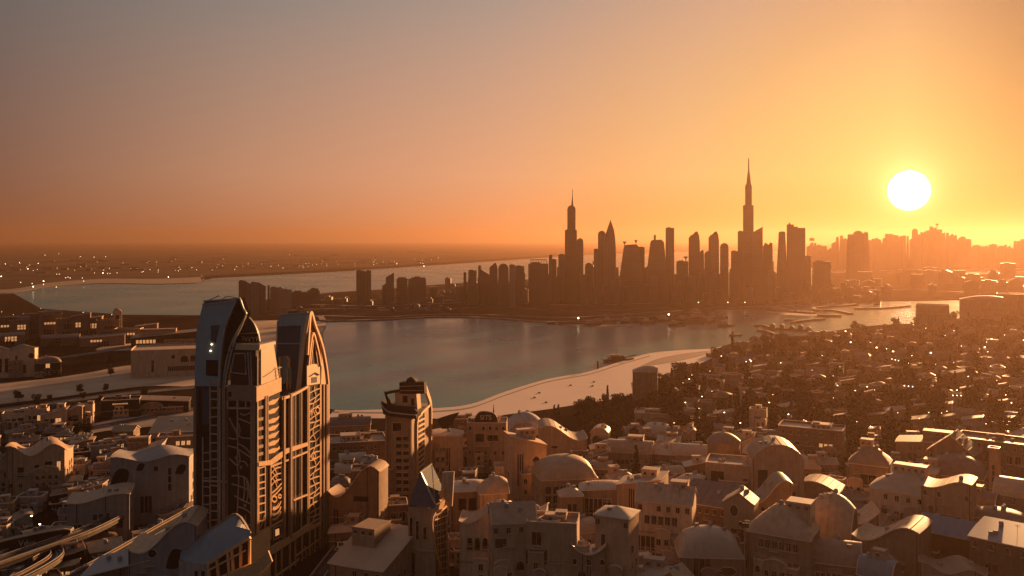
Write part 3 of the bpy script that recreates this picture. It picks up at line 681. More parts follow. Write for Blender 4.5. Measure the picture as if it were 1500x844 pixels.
line(m, T, 'r', [(403,844),(425,829),(437,819)], .34); line(m, T, 'r', [(432,815),(453,800),(470,788)], .26); line(m, T, 'r', [(442,835),(470,812)], .16)
for x in (446, 457, 464): line(m, T, 'r', [(x,800),(x+2,812),(x-1,826)], .14, 0, .1, 3)
m.build('base_grid', M['stone'], tw)
# lattice under the arch
m = MB(); line(m, T, 'r', [(452,566),(452,770)], .26); line(m, T, 'r', [(468,563),(468,768)], .26)
m2 = [(460,566)]
for k in range(22):
    y = 572+k*9.2
    m2.append((459.5+2.4*sin(k*1.7), y))
    ya = y+2.5*sin(k*2.1); line(m, T, 'r', [(452.5,ya+4),(m2[-1][0],y),(467.5,y-5+2*cos(k*1.3))], .2, 0, .15, 3)
line(m, T, 'r', m2, .2, 0, .15, 3)
for cx, cyy in ((464,601),(458,668)): line(m, T, 'r', [(cx+3*cos(t*pi/5), cyy+4.5*sin(t*pi/5)) for t in range(11)], .24)
for t in range(6): line(m, T, 'r', [(457,604),(457+4*cos(pi*(.6+t*.16)),604+7*sin(pi*(.6+t*.16)))], .12)
m.build('lattice', M['stone'], tw)
# front face: window ladders of the left wing
for x, w, b in ((286.5,.9,'stoned'),(293.5,.9,'metal'),(322.5,.5,'fascia'),(329,1.1,'stoned'),(333.2,.3,'stoned')):
    m = MB(); line(m, T, 'f', [(x, 568),(x, 800)], w*.55, 0, .1); m.build('pier', M[b], tw)
m = MB()
for x in (297.5,308.5,320): line(m, T, 'f', [(x, 556 if x > 300 else 640),(x,790)], .22)
y = 560.0; k = 0
while y < 790:
    line(m, T, 'f', [(309,y+.6*sin(k*2)),(320,y+.6*cos(k))], .22)
    if y > 650: line(m, T, 'f', [(297.5,y+2+.6*sin(k)),(308.5,y+2)], .18)
    y += 12.6; k += 1
line(m, T, 'f', [(297,704),(334,705.5)], .3)
m.build('window_ladder', M['frame'], tw)
m = MB()
plate(m, T, 'f', [(285.5,568),(307.5,568),(307.5,622),(286,622)], .08, 0, .02); m.build('sail_apron', M['blued'], tw)
# dark facade with net tracery
for (a, b, c_, d_) in ((335,574,340,581),(335.5,587,346,596),(352,589,359,595),(362,589,368,595),(335.5,600,346,610)):
    m = MB(); plate(m, T, 'f', [(a,b),(c_,b),(c_,d_),(a,d_)], .06, 0, .37 if b < 586 else .02); m.build('window', M['dark'], tw)
m = MB(); 
plate(m, T, 'f', [(333,585),(350,586),(350,598.5),(333,598.5)], .12, 0, -.1); line(m, T, 'f', [(334,598),(369,598)], .28); line(m, T, 'f', [(334,586),(334,598)], .3); line(m, T, 'f', [(348.5,586),(348.5,640)], .25); line(m, T, 'f', [(360.5,586),(360.5,598)], .2); line(m, T, 'f', [(369,586),(369,850)], .3)
CV = [[(336,612),(344,628),(352,640),(368,642)],[(349,613),(360,617),(369,621)],[(335,641),(346,643),(352,633),(350,620)],[(350,650),(360,656),(369,666)],[(334,653),(346,656),(357,663),(369,671)],
      [(336,671),(343,678),(348,682),(352,676),(350,660)],[(348,676),(358,676),(364,683)],[(340,697),(352,697),(362,702),(366,716),(367,730)],[(340,709),(354,713),(370,720)],[(344,726),(356,733),(370,739)],[(348,742),(360,746),(368,752)],
      [(348,612),(349,640),(348,676),(350,700),(349,730),(348,750)],[(358,700),(359,716),(357,732)],[(362,704),(364,724),(361,736)],[(352,606),(360,608),(367,604)],[(340,762),(354,765),(368,770)],[(349,752),(350,790)],[(360,755),(361,800)]]
for c_ in CV: line(m, T, 'f', c_, .17, 0, .15, 3)
m.build('net_tracery', M['frame'], tw)
for k, y in enumerate(range(612, 850, 14)):
    if k in (1,4,5,9,12): 
        m = MB(); x = 338+(k*7)%22; plate(m, T, 'f', [(x,y),(x+4,y),(x+4,y+5),(x,y+5)], .05, 0, .04); m.build('window', M['stoned'], tw)

# ---- domed hall in front of the main tower
D = Tr(365, 268, -15)
hl = thing('domed_hall', 'low hall with a blue grey curved roof at the foot of the twin tower', 'building', (D.C[0], D.C[1], 0), D.a)
m = MB(); 
rf = [(266,819),(288,790),(312,771),(345,754),(356,764),(366,786)]
front = [D.f(a,b) for a,b in [(262,860),(262,822),(300,828),(303,822),(367,789),(367,860)]]
m.ext([D.f(a,b) for a,b in ((262,880),(262,821),(304,826),(304,880))], (0,12,0)); m.build('wall', M['grey'], hl)
m = MB(); m.ext([D.f(a,b,.3) for a,b in ((304,880),(304,826),(368,789),(368,880))], (0,11,0)); m.build('glazing', M['shaft'], hl)
m = MB(); A_ = [D.f(a,b) for a,b in smooth_px([(263,820),(283,824),(303,826),(335,806),(367,787)],4)]; n = len(A_)
B_ = []
for i, p in enumerate(A_):
    t = i/(n-1); q = D.f(*smooth_px([(266,812),(288,789),(318,770),(346,754),(366,782)],4)[i], 11.5); B_.append(q)
mid = [tuple((a[j]+b[j])/2+(1.6 if j == 2 else 0) for j in range(3)) for a, b in zip(A_, B_)]
vs = A_+mid+B_; m.add(vs, [(i,i+1,n+i+1,n+i) for i in range(n-1)]+[(n+i,n+i+1,2*n+i+1,2*n+i) for i in range(n-1)])
lo = [(p[0],p[1],p[2]-.5) for p in vs]; m.add(lo, [(n+i,n+i+1,i+1,i) for i in range(n-1)]+[(2*n+i,2*n+i+1,n+i+1,n+i) for i in range(n-1)])
m.build('curved_roof', M['roofg'], hl, True)
m = MB(); m.tube(B_, .42); m.build('roof_edge', M['stoned'], hl); m = MB(); m.tube([(p[0],p[1]-.1,p[2]-.1) for p in A_[8:]], .42); m.build('roof_edge', M['stone'], hl)
m = MB()
for x in (305,318,334,340,353,366): line(m, D, 'f', [(x, 827-(x-304)*.58),(x+3 if x < 345 else x, 850)], .35, 0, .15)
line(m, D, 'f', [(305,836),(330,822),(360,806)], .25); line(m, D, 'f', [(312,850),(345,836),(367,826)], .3)
m.build('glazing_bars', M['stone'], hl)
m = MB(); 
for a in (285, 295): plate(m, D, 'f', [(a,836),(a+5,837),(a+5,860),(a,860)], .06, 0, .03)
m.build('windows_opening', M['dark'], hl).name = 'doorway'
E = Tr(392, 282, -15)
ap = MB(); P1 = smooth_px([(325,850),(345,836),(366,827),(382,818),(394,806)],4); P2 = smooth_px([(400,822),(385,838),(366,852),(340,862),(325,870)],4)
ap.ext([D.f(p[0], p[1], -3.5) for p in P1+P2], (0,-.5,0)); ap = ap.build('curved_canopy', M['stone']); 
ap.location = (D.C[0], D.C[1], 0); ap.rotation_euler = (0,0,D.a)
tag(ap, 'bright orange curved canopy plate below the domed hall and the twin tower', 'canopy')

# ---- second tower with the boat shaped crown
T = Tr(603, 400, -10)
t2 = thing('boat_top_tower', 'stone tower with a dark boat shaped crown, right of the twin tower', 'tower', (T.C[0], T.C[1], 0), T.a)
x0 = T.f(564, 620)[0]; v1 = T.r(633, 620)[1]; zt = T.f(600, 612)[2]
m = MB(); m.box(x0, 0, 0, v1, -2, zt); m.build('shaft', M['plaster2'], t2)
m = MB(); line(m, T, 'f', [(566.5,608),(566.5,740)], .55); line(m, T, 'f', [(571,610),(571,740)], .3); line(m, T, 'f', [(601,612),(601,740)], .5); m.build('corner_pilaster', M['plaster3'], t2)
m = MB(); plate(m, T, 'f', [(559,587),(566,597),(580,602),(610,603),(612,613),(575,609),(563,606)], 1.2, 0, .4); hull = [T.f(a,b,-.4) for a,b in ((559,587),(563,606),(576,610),(608,614),(612,604),(604,597),(584,596),(568,594))]
m.ext(hull, (0,9,0)); m.build('boat_hull', M['metal'], t2)
m = MB(); line(m, T, 'f', [(560,590),(567,600),(580,604),(611,607)], .2, 0, 1.8, 3); m.build('hull_stripe', M['fascia'], t2)
m = MB(); m.ext([T.f(a,b,2) for a,b in ((580,598),(578,574),(610,578),(612,604))], (0,6,0)); m.build('crown_cabin', M['plaster2'], t2)
m = MB(); m.ext([T.f(a,b,1.6) for a,b in ((585,577),(585,560.5),(621,560),(622,577))], (0,4,0)); m.build('crown_top', M['metal'], t2)
m = MB(); line(m, T, 'f', [(586,566),(620,565)], .12, 1.4, .2); line(m, T, 'f', [(586,572),(620,572)], .14, 1.4, .2); m.build('crown_rail', M['frame'], t2)
m = MB(); m.ext([T.f(a,b,3) for a,b in ((594,561),(596,555),(602,552),(606,555),(611,561))], (0,4,0)); m.build('roof_box', M['metal'], t2)
m = MB(); m.ext([T.f(a,b,.8) for a,b in ((562,573),(566,575),(572,590),(576,595),(568,594))], (0,.6,0)); m.ext([T.f(a,b,1.5) for a,b in ((566,574),(585,571),(585,574),(566,578))], (0,3,0)); m.build('crown_fin', M['metal'], t2)
m = MB(); 
for a, b, c_, d_ in ((590,580,597,590),(602,584,607,594)): m.ext([T.f(a,b,1.9),T.f(c_,b,1.9),T.f(c_,d_,1.9),T.f(a,d_,1.9)], (0,.06,0))
m.build('cabin_opening', M['dark'], t2)
m = MB(); m.tube([T.r(a,b,.3) for a,b in smooth_px([(621,560),(624,575),(629,591),(624,598),(616,606),(611,614),(610,640),(611,700)],4)], .6); m.tube([T.r(a,b,.3) for a,b in smooth_px([(621,560),(627,578),(630.5,592),(631,620),(630,700)],4)], .6); m.build('side_fin', M['stone'], t2)
m = MB()
for k in range(11): line(m, T, 'r', [(611.5,618+k*7.6),(621,613+k*7.2)], .35)
line(m, T, 'r', [(621,598),(621,700)], .3); m.build('side_rungs', M['stone'], t2)
m = MB(); plate(m, T, 'r', [(612,614),(620,608),(620,700),(612,704)], .06, 0, .03); m.build('side_glazing', M['shaft'], t2)
def win_f(tr, parent, a, b, c_, d_, base=0.0, fr=.18, mt='glass', fm='frame'):
    m = MB(); line(m, tr, 'f', [(a,b),(c_,b),(c_,d_),(a,d_),(a,b)], fr, base, .1); w = m.build('window', M[fm], parent)
    m = MB(); plate(m, tr, 'f', [(a,b),(c_,b),(c_,d_),(a,d_)], .05, base, .03); m.build('pane', M[mt], w); return w
win_f(T, t2, 575, 619, 588, 632)
for k in range(9):
    y = 639.5+k*10.6
    win_f(T, t2, 580, y, 588.5, y+6.5, fr=.1); win_f(T, t2, 590.5, y, 599, y+6.5, fr=.1)

# ---- third tower with the blue glass gable
T = Tr(637, 300, -14)
t3 = thing('gabled_tower', 'stone tower with a dark blue glass gable and a curling stair frame, bottom centre', 'tower', (T.C[0], T.C[1], 0), T.a)
x0 = T.f(598, 760)[0]; v1 = 11.0; ze = T.f(625, 744)[2]
m = MB(); m.box(x0, 0, 0, v1, -2, ze); m.build('shaft', M['plaster2'], t3)
m = MB(); m.ext([T.f(a,b,-.3) for a,b in ((597,741),(616,692),(637,735),(639,744))], (0,.8,0)); m.build('gable_glass', M['roofblue'], t3)
ap_ = T.f(616, 692, -.3); r1 = T.f(637, 738, -.3); l1 = T.f(597, 741, -.3)
bk = v1+.3
m = MB(); m.add([ap_, r1, (r1[0], bk, r1[2]), (ap_[0], bk, ap_[2]), l1, (l1[0], bk, l1[2])], [(0,1,2,3),(4,0,3,5),(5,3,2)]); m.build('roof', M['gableglass'], t3)
m = MB(); m.tube([ap_, r1], .2); m.tube([ap_, (ap_[0],bk,ap_[2])], .2); m.tube([((ap_[0]+r1[0])/2, 0, (ap_[2]+r1[2])/2), ((ap_[0]+r1[0])/2, bk, (ap_[2]+r1[2])/2)], .1); m.tube([r1, (ap_[0], bk, ap_[2])], .1); m.build('roof_bars', M['fascia'], t3)
for a, b, c_, d_ in ((600,758,605,790),(609,763,614,790),(620,772,625,790)):
    win_f(T, t3, a, b, c_, d_, fr=.12)
m = MB(); line(m, T, 'f', [(597,798),(615,806),(637,808)], .25, 0, .1); m.build('string_course', M['frame'], t3)
m = MB(); plate(m, T, 'f', [(601,808),(608,811),(608,850),(601,850)], .06, 0, .04); m.build('tall_opening', M['dark'], t3)
m = MB(); m.tube([T.r(a,b,.5) for a,b in smooth_px([(659,712),(657,735),(650,745),(637,752),(633,768),(637,800),(646,835),(650,860)],4)], .3)
m.tube([T.r(a,b,.5) for a,b in smooth_px([(657,735),(655,765),(654,800),(658,850)],4)], .28)
for k in range(10): line(m, T, 'r', [(636+k*.9,762+k*9),(655.5,755+k*9.5)], .16, .3, .2)
for k in range(4): line(m, T, 'r', [(640+k*4,756-k),(642+k*4,842)], .1, .3, .15)
m.build('curling_stair_frame', M['stone'], t3)
m = MB(); plate(m, T, 'r', [(638,756),(655,748),(655,860),(640,860)], .06, 0, .03); m.build('side_glazing', M['shaft'], t3)
m = MB(); plate(m, T, 'r', [(641,730),(655,712),(653,722),(645,738)], .3, -1, .1); m.ext([T.f(a,b,8) for a,b in ((646,718),(648,692),(665,691),(662,742),(655,742))], (0,.8,0)); m.build('roof_screen', M['plaster'], t3)
m = MB(); plate(m, T, 'r', [(640,722),(654,710),(655,716),(644,732)], .4, .2, .3); m.build('orange_gable_flap', M['stone'], t3)
# ------------------------------------------------------------------ houses
WC = {}
def win_meshes(w, h, arch=False, fm='frame', gm='glass'):
    k = (round(w,1), round(h,1), arch, fm, gm)
    if k not in WC:
        w, h = k[0], k[1]; t = .09 if w < 1.6 else .13
        if arch: out = [(-w/2,-h/2),(w/2,-h/2)]+[(w/2*cos(pi*i/8), h/2-w/2+w/2*sin(pi*i/8)) for i in range(9)]
        else: out = [(-w/2,-h/2),(w/2,-h/2),(w/2,h/2),(-w/2,h/2)]
        f = MB(); f.tube([(p[0], -.06, p[1]) for p in out], t, 4, 0, True)
        if not arch: f.box(-.05,.05,-.1,-.02,-h/2,h/2)
        f.box(-w/2-.2, w/2+.2, -.3, 0, -h/2-.25, -h/2-.08)
        g = MB(); g.ext([(p[0], -.03, p[1]) for p in out], (0,.02,0))
        WC[k] = (f.mesh('window', M[fm]), g.mesh('pane', M[gm]))
    return WC[k]
ZF = {
 'flat': lambda u,v: 0, 'dome': lambda u,v: sqrt(max(0,1-u*u))**.9*sqrt(max(0,1-v*v))**.9, 'barrel': lambda u,v: (1-abs(u)**2.2)**.75 if abs(u) < 1 else 0,
 'barrelx': lambda u,v: (1-abs(v)**2.2)**.75 if abs(v) < 1 else 0, 'gable': lambda u,v: 1-abs(u), 'gablex': lambda u,v: 1-abs(v),
 'hip': lambda u,v: min(1, 1.25*(1-max(abs(u)*.9,abs(v)))) , 'pyr': lambda u,v: 1-max(abs(u),abs(v)), 'shed': lambda u,v: (u+1)/2, 'shedl': lambda u,v: (1-u)/2, 'shedb': lambda u,v: (v+1)/2,
 'swoop': lambda u,v: .5+.5*sin(u*2.4), 'swoopl': lambda u,v: .5-.5*sin(u*2.4), 'saddle': lambda u,v: .75*u*u+.35*(1-v*v), 'sag': lambda u,v: u*u*.9+.05,
 'leaf': lambda u,v: (1-v*v)*.55*(1-u*u*.5)+.45*(u+1)/2, 'shell': lambda u,v: (1-v*v)**.6*(1-((u-.3)/1.3)**2) if abs(v) < 1 else 0, 'cone': lambda u,v: max(0, 1-sqrt(u*u+v*v)),
 'wave': lambda u,v: .5+.5*sin(u*4.2+v), 'round': lambda u,v: max(0,1-(u*u+v*v)*.5)**.8,
}
HOUSES = []
def house(label, px, py, w, h, d=.8, rot=0, roof='flat', rise=0, wm='plaster', rm='roof', wins=(), trim='trim', cat='house', name='house', bul=.02, group=None, units=0, over=.25, seed=0, X=None, Y=None, lite=False, hollow=False):
    """(px, py): ground point below the middle of the front; w, h: front width and eave height in photo pixels; d: depth as a share of w"""
    Yd = F*H/(py-HOR); s = Yd/F; Xd = Xat(px, Yd)
    Wd = w*s; Hd = h*s; Dd = Wd*d; R = rise*s
    t = thing(name, label, cat, (Xd, Yd, 0), -math.atan2(Xd, Yd)+RAD(rot), group)
    HOUSES.append((Xd, Yd, max(Wd, Dd)*.62))
    nx = 6 if lite else 12; ny = 4 if lite else 8; zf = ZF[roof]
    def pt(u, v, k=1.0, e=0.0):
        bu = bul*(1-v*v)*u; bv = bul*(1-u*u)*v
        x = Wd/2*(u+bu); y = Dd/2*(v+bv)
        if roof in ('dome','round','cone') : 
            pass
        return (x*k+e*u, Dd/2+y*k+e*v)
    def zr(u, v): return Hd+R*zf(max(-1,min(1,u)), max(-1,min(1,v)))
    bd = [(-1+2*i/nx,-1) for i in range(nx)]+[(1,-1+2*i/ny) for i in range(ny)]+[(1-2*i/nx,1) for i in range(nx)]+[(-1,1-2*i/ny) for i in range(ny)]
    par = .9 if (roof == 'flat' or hollow) else 0
    mb = MB(); n = len(bd)
    lo = [pt(u,v)+(-1.0,) for u,v in bd]; hi = [pt(u,v)+(zr(u,v)+par,) for u,v in bd]
    fs = [(i,(i+1)%n,n+(i+1)%n,n+i) for i in range(n)]
    mb.add(lo+hi, fs)
    if par:
        inn = [pt(u,v,1,-.35)+(zr(u,v)+par,) for u,v in bd]; inl = [pt(u,v,1,-.35)+(zr(u,v)-.3,) for u,v in bd]
        mb.add(hi+inn+inl, [(i,(i+1)%n,n+(i+1)%n,n+i) for i in range(n)]+[(n+i,n+(i+1)%n,2*n+(i+1)%n,2*n+i) for i in range(n)])
    mb.build('wall', M[wm], t)
    # roof sheet
    e = over if not par else -.3; th = .3 if not par else 0
    mb = MB(); gx = nx; gy = ny; G_ = [[None]*(gy+1) for _ in range(gx+1)]
    vs = []
    for i in range(gx+1):
        for j in range(gy+1):
            u = -1+2*i/gx; v = -1+2*j/gy
            vs.append(pt(u,v,1,e)+(zr(u,v)+(.02+th if not par else -.05),))
    N_ = len(vs)
    if th: vs += [(p[0],p[1],p[2]-th) for p in vs]
    fs = []
    for i in range(gx):
        for j in range(gy):
            a = i*(gy+1)+j; q = (a, a+gy+1, a+gy+2, a+1); fs.append(q)
            if th: fs.append(tuple(N_+k for k in q[::-1]))
    if th:
        ring = [i*(gy+1) for i in range(gx+1)]+[gx*(gy+1)+j for j in range(1,gy+1)]+[i*(gy+1)+gy for i in range(gx-1,-1,-1)]+[j for j in range(gy-1,0,-1)]
        for a, b in zip(ring, ring[1:]+ring[:1]): fs.append((a, N_+a, N_+b, b))
    mb.add(vs, fs); mb.build('roof', M[rm], t, True)
    if trim:
        mb = MB(); r = .13 if not lite else .2
        if par: mb.tube([pt(u,v,1,-.1)+(zr(u,v)+par+.03,) for u,v in bd], .2, 4, 0, True)
        else: mb.tube([pt(u,v,1,e+.03)+(zr(u,v)+.14,) for u,v in bd], r, 4, 0, True)
        mb.build('roof_edge', M[trim], t)
    if lite: return t
    # windows: (face, centre u, cols, rows, z share of the eave, w, h, kind)
    for wn in wins:
        face, uc, cols, rows, zc, ww, wh = wn[:7]; kind = wn[7] if len(wn) > 7 else 'win'
        L = Wd if face in 'fb' else Dd
        gapx = ww*1.75; gapz = wh*1.5
        if ww < 6 and wh < 7: ww *= 1.28; wh *= 1.28
        for i in range(cols):
            for j in range(rows):
                off = (i-(cols-1)/2)*gapx; u = uc+off*2/L; z = Hd*zc+(j-(rows-1)/2)*gapz
                if abs(u) > .95: continue
                if face == 'f': p = pt(u,-1); rz = -math.atan(bul*u*Dd/Wd*-2)*0
                elif face == 'r': p = pt(1,u); rz = pi/2
                elif face == 'l': p = pt(-1,-u); rz = -pi/2
                nrm = {'f':(0,-1),'r':(1,0),'l':(-1,0)}[face]; q = (p[0]+nrm[0]*.02, p[1]+nrm[1]*.02, z)
                if kind in ('win','arch','lit'):
                    a, b = win_meshes(ww, wh, kind == 'arch', 'frame', 'litwin' if kind == 'lit' else 'glass')
                    o = inst('window', a, t, q, rz); inst('pane', b, o)
                elif kind == 'slot':
                    a, b = win_meshes(ww, wh, False, 'plaster3', 'dark'); o = inst('opening', b, t, q, rz)
                elif kind == 'archslot':
                    a, b = win_meshes(ww, wh, True, 'plaster3', 'dark'); o = inst('opening', b, t, q, rz)
                elif kind == 'oval':
                    m_ = MB(); m_.ext([(ww/2*cos(k*pi/8), -.05, wh/2*sin(k*pi/8)) for k in range(16)], (0,.06,0)); o = m_.build('round_window', M['dark'], t); o.location = q; o.rotation_euler = (0,0,rz)
                    m_ = MB(); m_.tube([(ww/2*cos(k*pi/8), -.08, wh/2*sin(k*pi/8)) for k in range(16)], .1, 4, 0, True); m_.build('frame', M['trim'], o)
                elif kind == 'balcony':
                    m_ = MB(); m_.box(-ww/2,ww/2,-1.2,0,-.15,.05); m_.tube([(-ww/2,-1.15,1),(ww/2,-1.15,1)], .06)
                    for k in range(int(ww/.5)+1): m_.box(-ww/2+k*.5-.03,-ww/2+k*.5+.03,-1.18,-1.12,.05,1)
                    m_.box(-ww/2,-ww/2+.06,-1.15,0,.9,1); m_.box(ww/2-.06,ww/2,-1.15,0,.9,1)
                    o = m_.build('balcony', M['frame'], t); o.location = q; o.rotation_euler = (0,0,rz)
                elif kind == 'door':
                    m_ = MB(); m_.box(-ww/2,ww/2,-.06,0,-wh/2,wh/2); o = m_.build('door', M['roofb'], t); o.location = q; o.rotation_euler = (0,0,rz)
                elif kind == 'gallery':   # tall openings between pillars
                    m_ = MB(); m_.box(-ww/2,ww/2,-.05,0,-wh/2,wh/2); o = m_.build('gallery', M['dark'], t); o.location = q; o.rotation_euler = (0,0,rz)
                    k = max(2, int(ww/1.7)); c_ = MB()
                    for a in range(k+1): xx = -ww/2+ww*a/k; c_.box(xx-.16,xx+.16,-.35,-.05,-wh/2,wh/2)
                    if wh > 4.5: c_.box(-ww/2,ww/2,-.25,-.06,-.15,.1)
                    c_.box(-ww/2-.2,ww/2+.2,-.45,-.05,wh/2,wh/2+.25); c_.build('pillars', M['frame'], o)
                elif kind == 'curve':   # a large dark sweeping opening
                    P_ = smooth_px([(-.5,-.45),(-.35,.1),(0,.5),(.5,.35),(.42,-.1),(.15,-.5),(-.5,-.45)], 3)[:-1]
                    m_ = MB(); m_.ext([(a*ww,-.06,b*wh) for a,b in P_], (0,.05,0)); o = m_.build('sweeping_opening', M['dark'], t); o.location = q; o.rotation_euler = (0,0,rz)
    ru = random.Random(int(px*7+py))
    if Wd > 8 and Hd > 6 and name == 'house':
        used_ = [(w_[4]*Hd-(w_[6]*w_[3]*1.0+1.6), w_[4]*Hd+(w_[6]*w_[3]*1.0+1.6)) for w_ in wins if w_[0] == 'f']
        z = Hd-1.9
        while z > 2.2:
            if not any(a_ < z < b_ for a_, b_ in used_):
                nw = max(2, int(Wd/ru.uniform(2.8,4.4))); ar = ru.random() < .3
                for i in range(nw):
                    if ru.random() < .22: continue
                    p = pt(-.84+1.68*i/(nw-1),-1); a, b = win_meshes(1.4, 2.0, ar); o = inst('window', a, t, (p[0],p[1]-.02,z), 0); inst('pane', b, o)
                z -= 1.0
            z -= 2.9
    fc = {w_[0] for w_ in wins}
    if Wd > 7 and name == 'house':
        for q in range(ru.choice([2,2,3,4])):
            aw = ru.uniform(.22,.45)*Wd; ad = ru.uniform(1.2,3.4); ah = ru.uniform(.3,.74)*Hd; u = ru.uniform(-.75,.75); p = pt(u,-1)
            k_ = ru.random(); mb = MB()
            xa = max(-Wd/2*1.02, p[0]-aw/2); xb = min(Wd/2*1.02, xa+aw); y_a = p[1]-ad; y_b = p[1]+.1
            mb.box(xa,xb,y_a,y_b,-1,ah)
            if k_ < .3: mb.ext([((xa+xb)/2+(xb-xa)/2*cos(pi*r_/8), y_a, ah+(xb-xa)*.28*sin(pi*r_/8)) for r_ in range(9)], (0,ad,0))
            an = mb.build('annex', M[ru.choice([wm,wm,'plaster','plaster2'])], t)
            mb = MB()
            if k_ >= .3: 
                mb.box(xa-.15,xb+.15,y_a-.15,y_a+.15,ah+.003,ah+.5); mb.box(xa-.15,xa+.15,y_a+.15,y_b,ah+.003,ah+.5); mb.box(xb-.15,xb+.15,y_a+.15,y_b,ah+.003,ah+.5)
            else: mb.tube([((xa+xb)/2+(xb-xa)/2*1.04*cos(pi*r_/8), y_a-.05, ah+(xb-xa)*.29*sin(pi*r_/8)) for r_ in range(9)], .16)
            mb.build('parapet', M[ru.choice(['trim','trim','frame'])], an)
            nw = max(1, int((xb-xa)/2.6))
            for r_ in range(nw):
                for zq in ([.72] if ah < 6 else [.78,.45]):
                    a, b = win_meshes(1.5, 2.2, ru.random() < .45); o = inst('window', a, an, (xa+(xb-xa)*(r_+.5)/nw, y_a-.02, ah*zq), 0); inst('pane', b, o)
            if ru.random() < .5:
                mb = MB(); zz_ = ah*.42 if ah > 6 else ah*.3
                for r_ in range(9): mb.add([(xa-.6, y_a-.1-.18*r_, zz_-.07*r_),(xb+.6, y_a-.1-.18*r_, zz_-.07*r_),(xb+.6, y_a-.28-.18*r_, zz_-.07-.07*r_),(xa-.6, y_a-.28-.18*r_, zz_-.07-.07*r_)], [(0,1,2,3)])
                mb.build('awning', M[ru.choice(['roofb','roofg','roofw'])], an)
        for q in range(ru.choice([0,1,2])):
            mb = MB(); u = ru.uniform(-.7,.7); p = pt(u,-1); z = Hd*ru.uniform(.5,.85); bw = ru.uniform(1.3,2.4)
            mb.box(p[0]-bw,p[0]+bw,p[1]-1.1,p[1],z-.16,z); 
            for r_ in range(9): xx = p[0]-bw+2*bw*r_/8; mb.box(xx-.04,xx+.04,p[1]-1.08,p[1]-1.0,z,z+1)
            mb.box(p[0]-bw,p[0]+bw,p[1]-1.1,p[1]-.98,z+1,z+1.08); mb.build('balcony', M['frame'], t)
        if roof == 'flat' and Wd > 9:
            mb = MB(); q = ru.uniform(-.5,.3)*Wd/2; mb.box(q,q+3.4,Dd*.5,Dd*.5+3,Hd-.1,Hd+2.6); mb.box(q-.2,q+3.6,Dd*.5-.3,Dd*.5+3.2,Hd+2.603,Hd+2.8); sh_ = mb.build('stair_hut', M[wm], t)
            mb = MB(); mb.box(q+.9,q+1.9,Dd*.5-.05,Dd*.5-.01,Hd,Hd+2.1); mb.build('door', M['roofb'], sh_)
        if roof in ('flat','shed','shedl','shedb','gablex','hip','barrelx','leaf') and Wd > 8 and ru.random() < .6:
            pw = ru.uniform(.3,.5)*Wd; pd_ = ru.uniform(.35,.55)*Dd; xa = ru.uniform(-Wd*.45, Wd*.45-pw); ya = Dd*.42; zp = Hd+R+ru.uniform(1.2,2.4)
            mb = MB(); mb.box(xa,xa+pw,ya,ya+pd_,Hd-.4,zp); ph_ = mb.build('penthouse', M[ru.choice(['plaster','plaster2',wm])], t)
            mb = MB(); mb.box(xa-.2,xa+pw+.2,ya-.2,ya+pd_+.2,zp+.003,zp+.22); mb.box(xa-.2,xa+pw+.2,ya-.2,ya,zp+.223,zp+.6); mb.box(xa+pw,xa+pw+.2,ya,ya+pd_,zp+.223,zp+.6); mb.build('roof_edge', M[ru.choice(['trim','frame','roof'])], ph_)
            nw = max(1, int(pw/2.4)); a, b = win_meshes(1.2, 1.3, ru.random() < .2)
            for i in range(nw): o = inst('window', a, ph_, (xa+pw*(i+.5)/nw, ya-.02, max(zp-1.1, Hd+R*.5+.6)), 0); inst('pane', b, o)
        units = units+ru.choice([1,2,3])
        if ru.random() < .3:
            mb = MB(); u = ru.uniform(-.6,.6); p = pt(u,0); z = zr(u,0); mb.tube([(p[0],p[1],z-.2),(p[0],p[1],z+3.4)], .06, 5); mb.tube([(p[0]-1,p[1],z+3.1),(p[0]+1,p[1],z+3.1)], .04); mb.tube([(p[0]-.7,p[1],z+2.7),(p[0]+.7,p[1],z+2.7)], .04); mb.build('antenna', M['metal'], t)
    for face in ('r','l'):
        if face in fc: continue
        L = Dd; ncol = max(1, int(L/5)); nrow = max(1, min(3, int(Hd/5)))
        for i in range(ncol):
            for j in range(nrow):
                if ru.random() < .35: continue
                u = (-.7+1.4*(i+.5)/ncol); z = Hd*(.25+.5*(j+.5)/nrow)
                p = pt(1,u) if face == 'r' else pt(-1,-u); sg_ = 1 if face == 'r' else -1
                a, b = win_meshes(1.6, 2.4, ru.random() < .3); o = inst('window', a, t, (p[0]+.02*sg_, p[1], z), sg_*pi/2); inst('pane', b, o)
    if ru.random() < .6:
        mb = MB(); z = Hd*ru.choice([.42,.5,.58]); mb.tube([pt(u,v,1,.06)+(z,) for u,v in bd], .12, 4, 0, True); mb.build('string_course', M[ru.choice(['frame','plaster3'])], t)
    if ru.random() < .55:
        for q in range(ru.randint(1,3)):
            mb = MB(); u = ru.choice([-.96,.96,ru.uniform(-.9,.9)]); p = pt(u,-1); mb.tube([(p[0],p[1]-.14,-.5),(p[0],p[1]-.14,zr(u,-1)-.2)], .1, 5)
            mb.build('drain_pipe', M['metal'], t)
    if roof in ('barrel','barrelx','gable','gablex','shed','shedb','leaf','swoop','swoopl','dome','hip','shell') and ru.random() < .6:
        mb = MB(); ks = max(3, int(Wd/2.4))
        for q in range(1, ks):
            if roof in ('barrel','gable','swoop','swoopl','shed') : mb.tube([pt(-1+2*q/ks, v_, 1, e*.9)+(zr(-1+2*q/ks, v_)+.36,) for v_ in (-1,-.5,0,.5,1)], .06)
            else: mb.tube([pt(-1+2*q/ks, v_/6, 1, e*.9)+(zr(-1+2*q/ks, v_/6)+.36,) for v_ in range(-6,7)], .06)
        mb.build('roof_seams', M[rm], t)
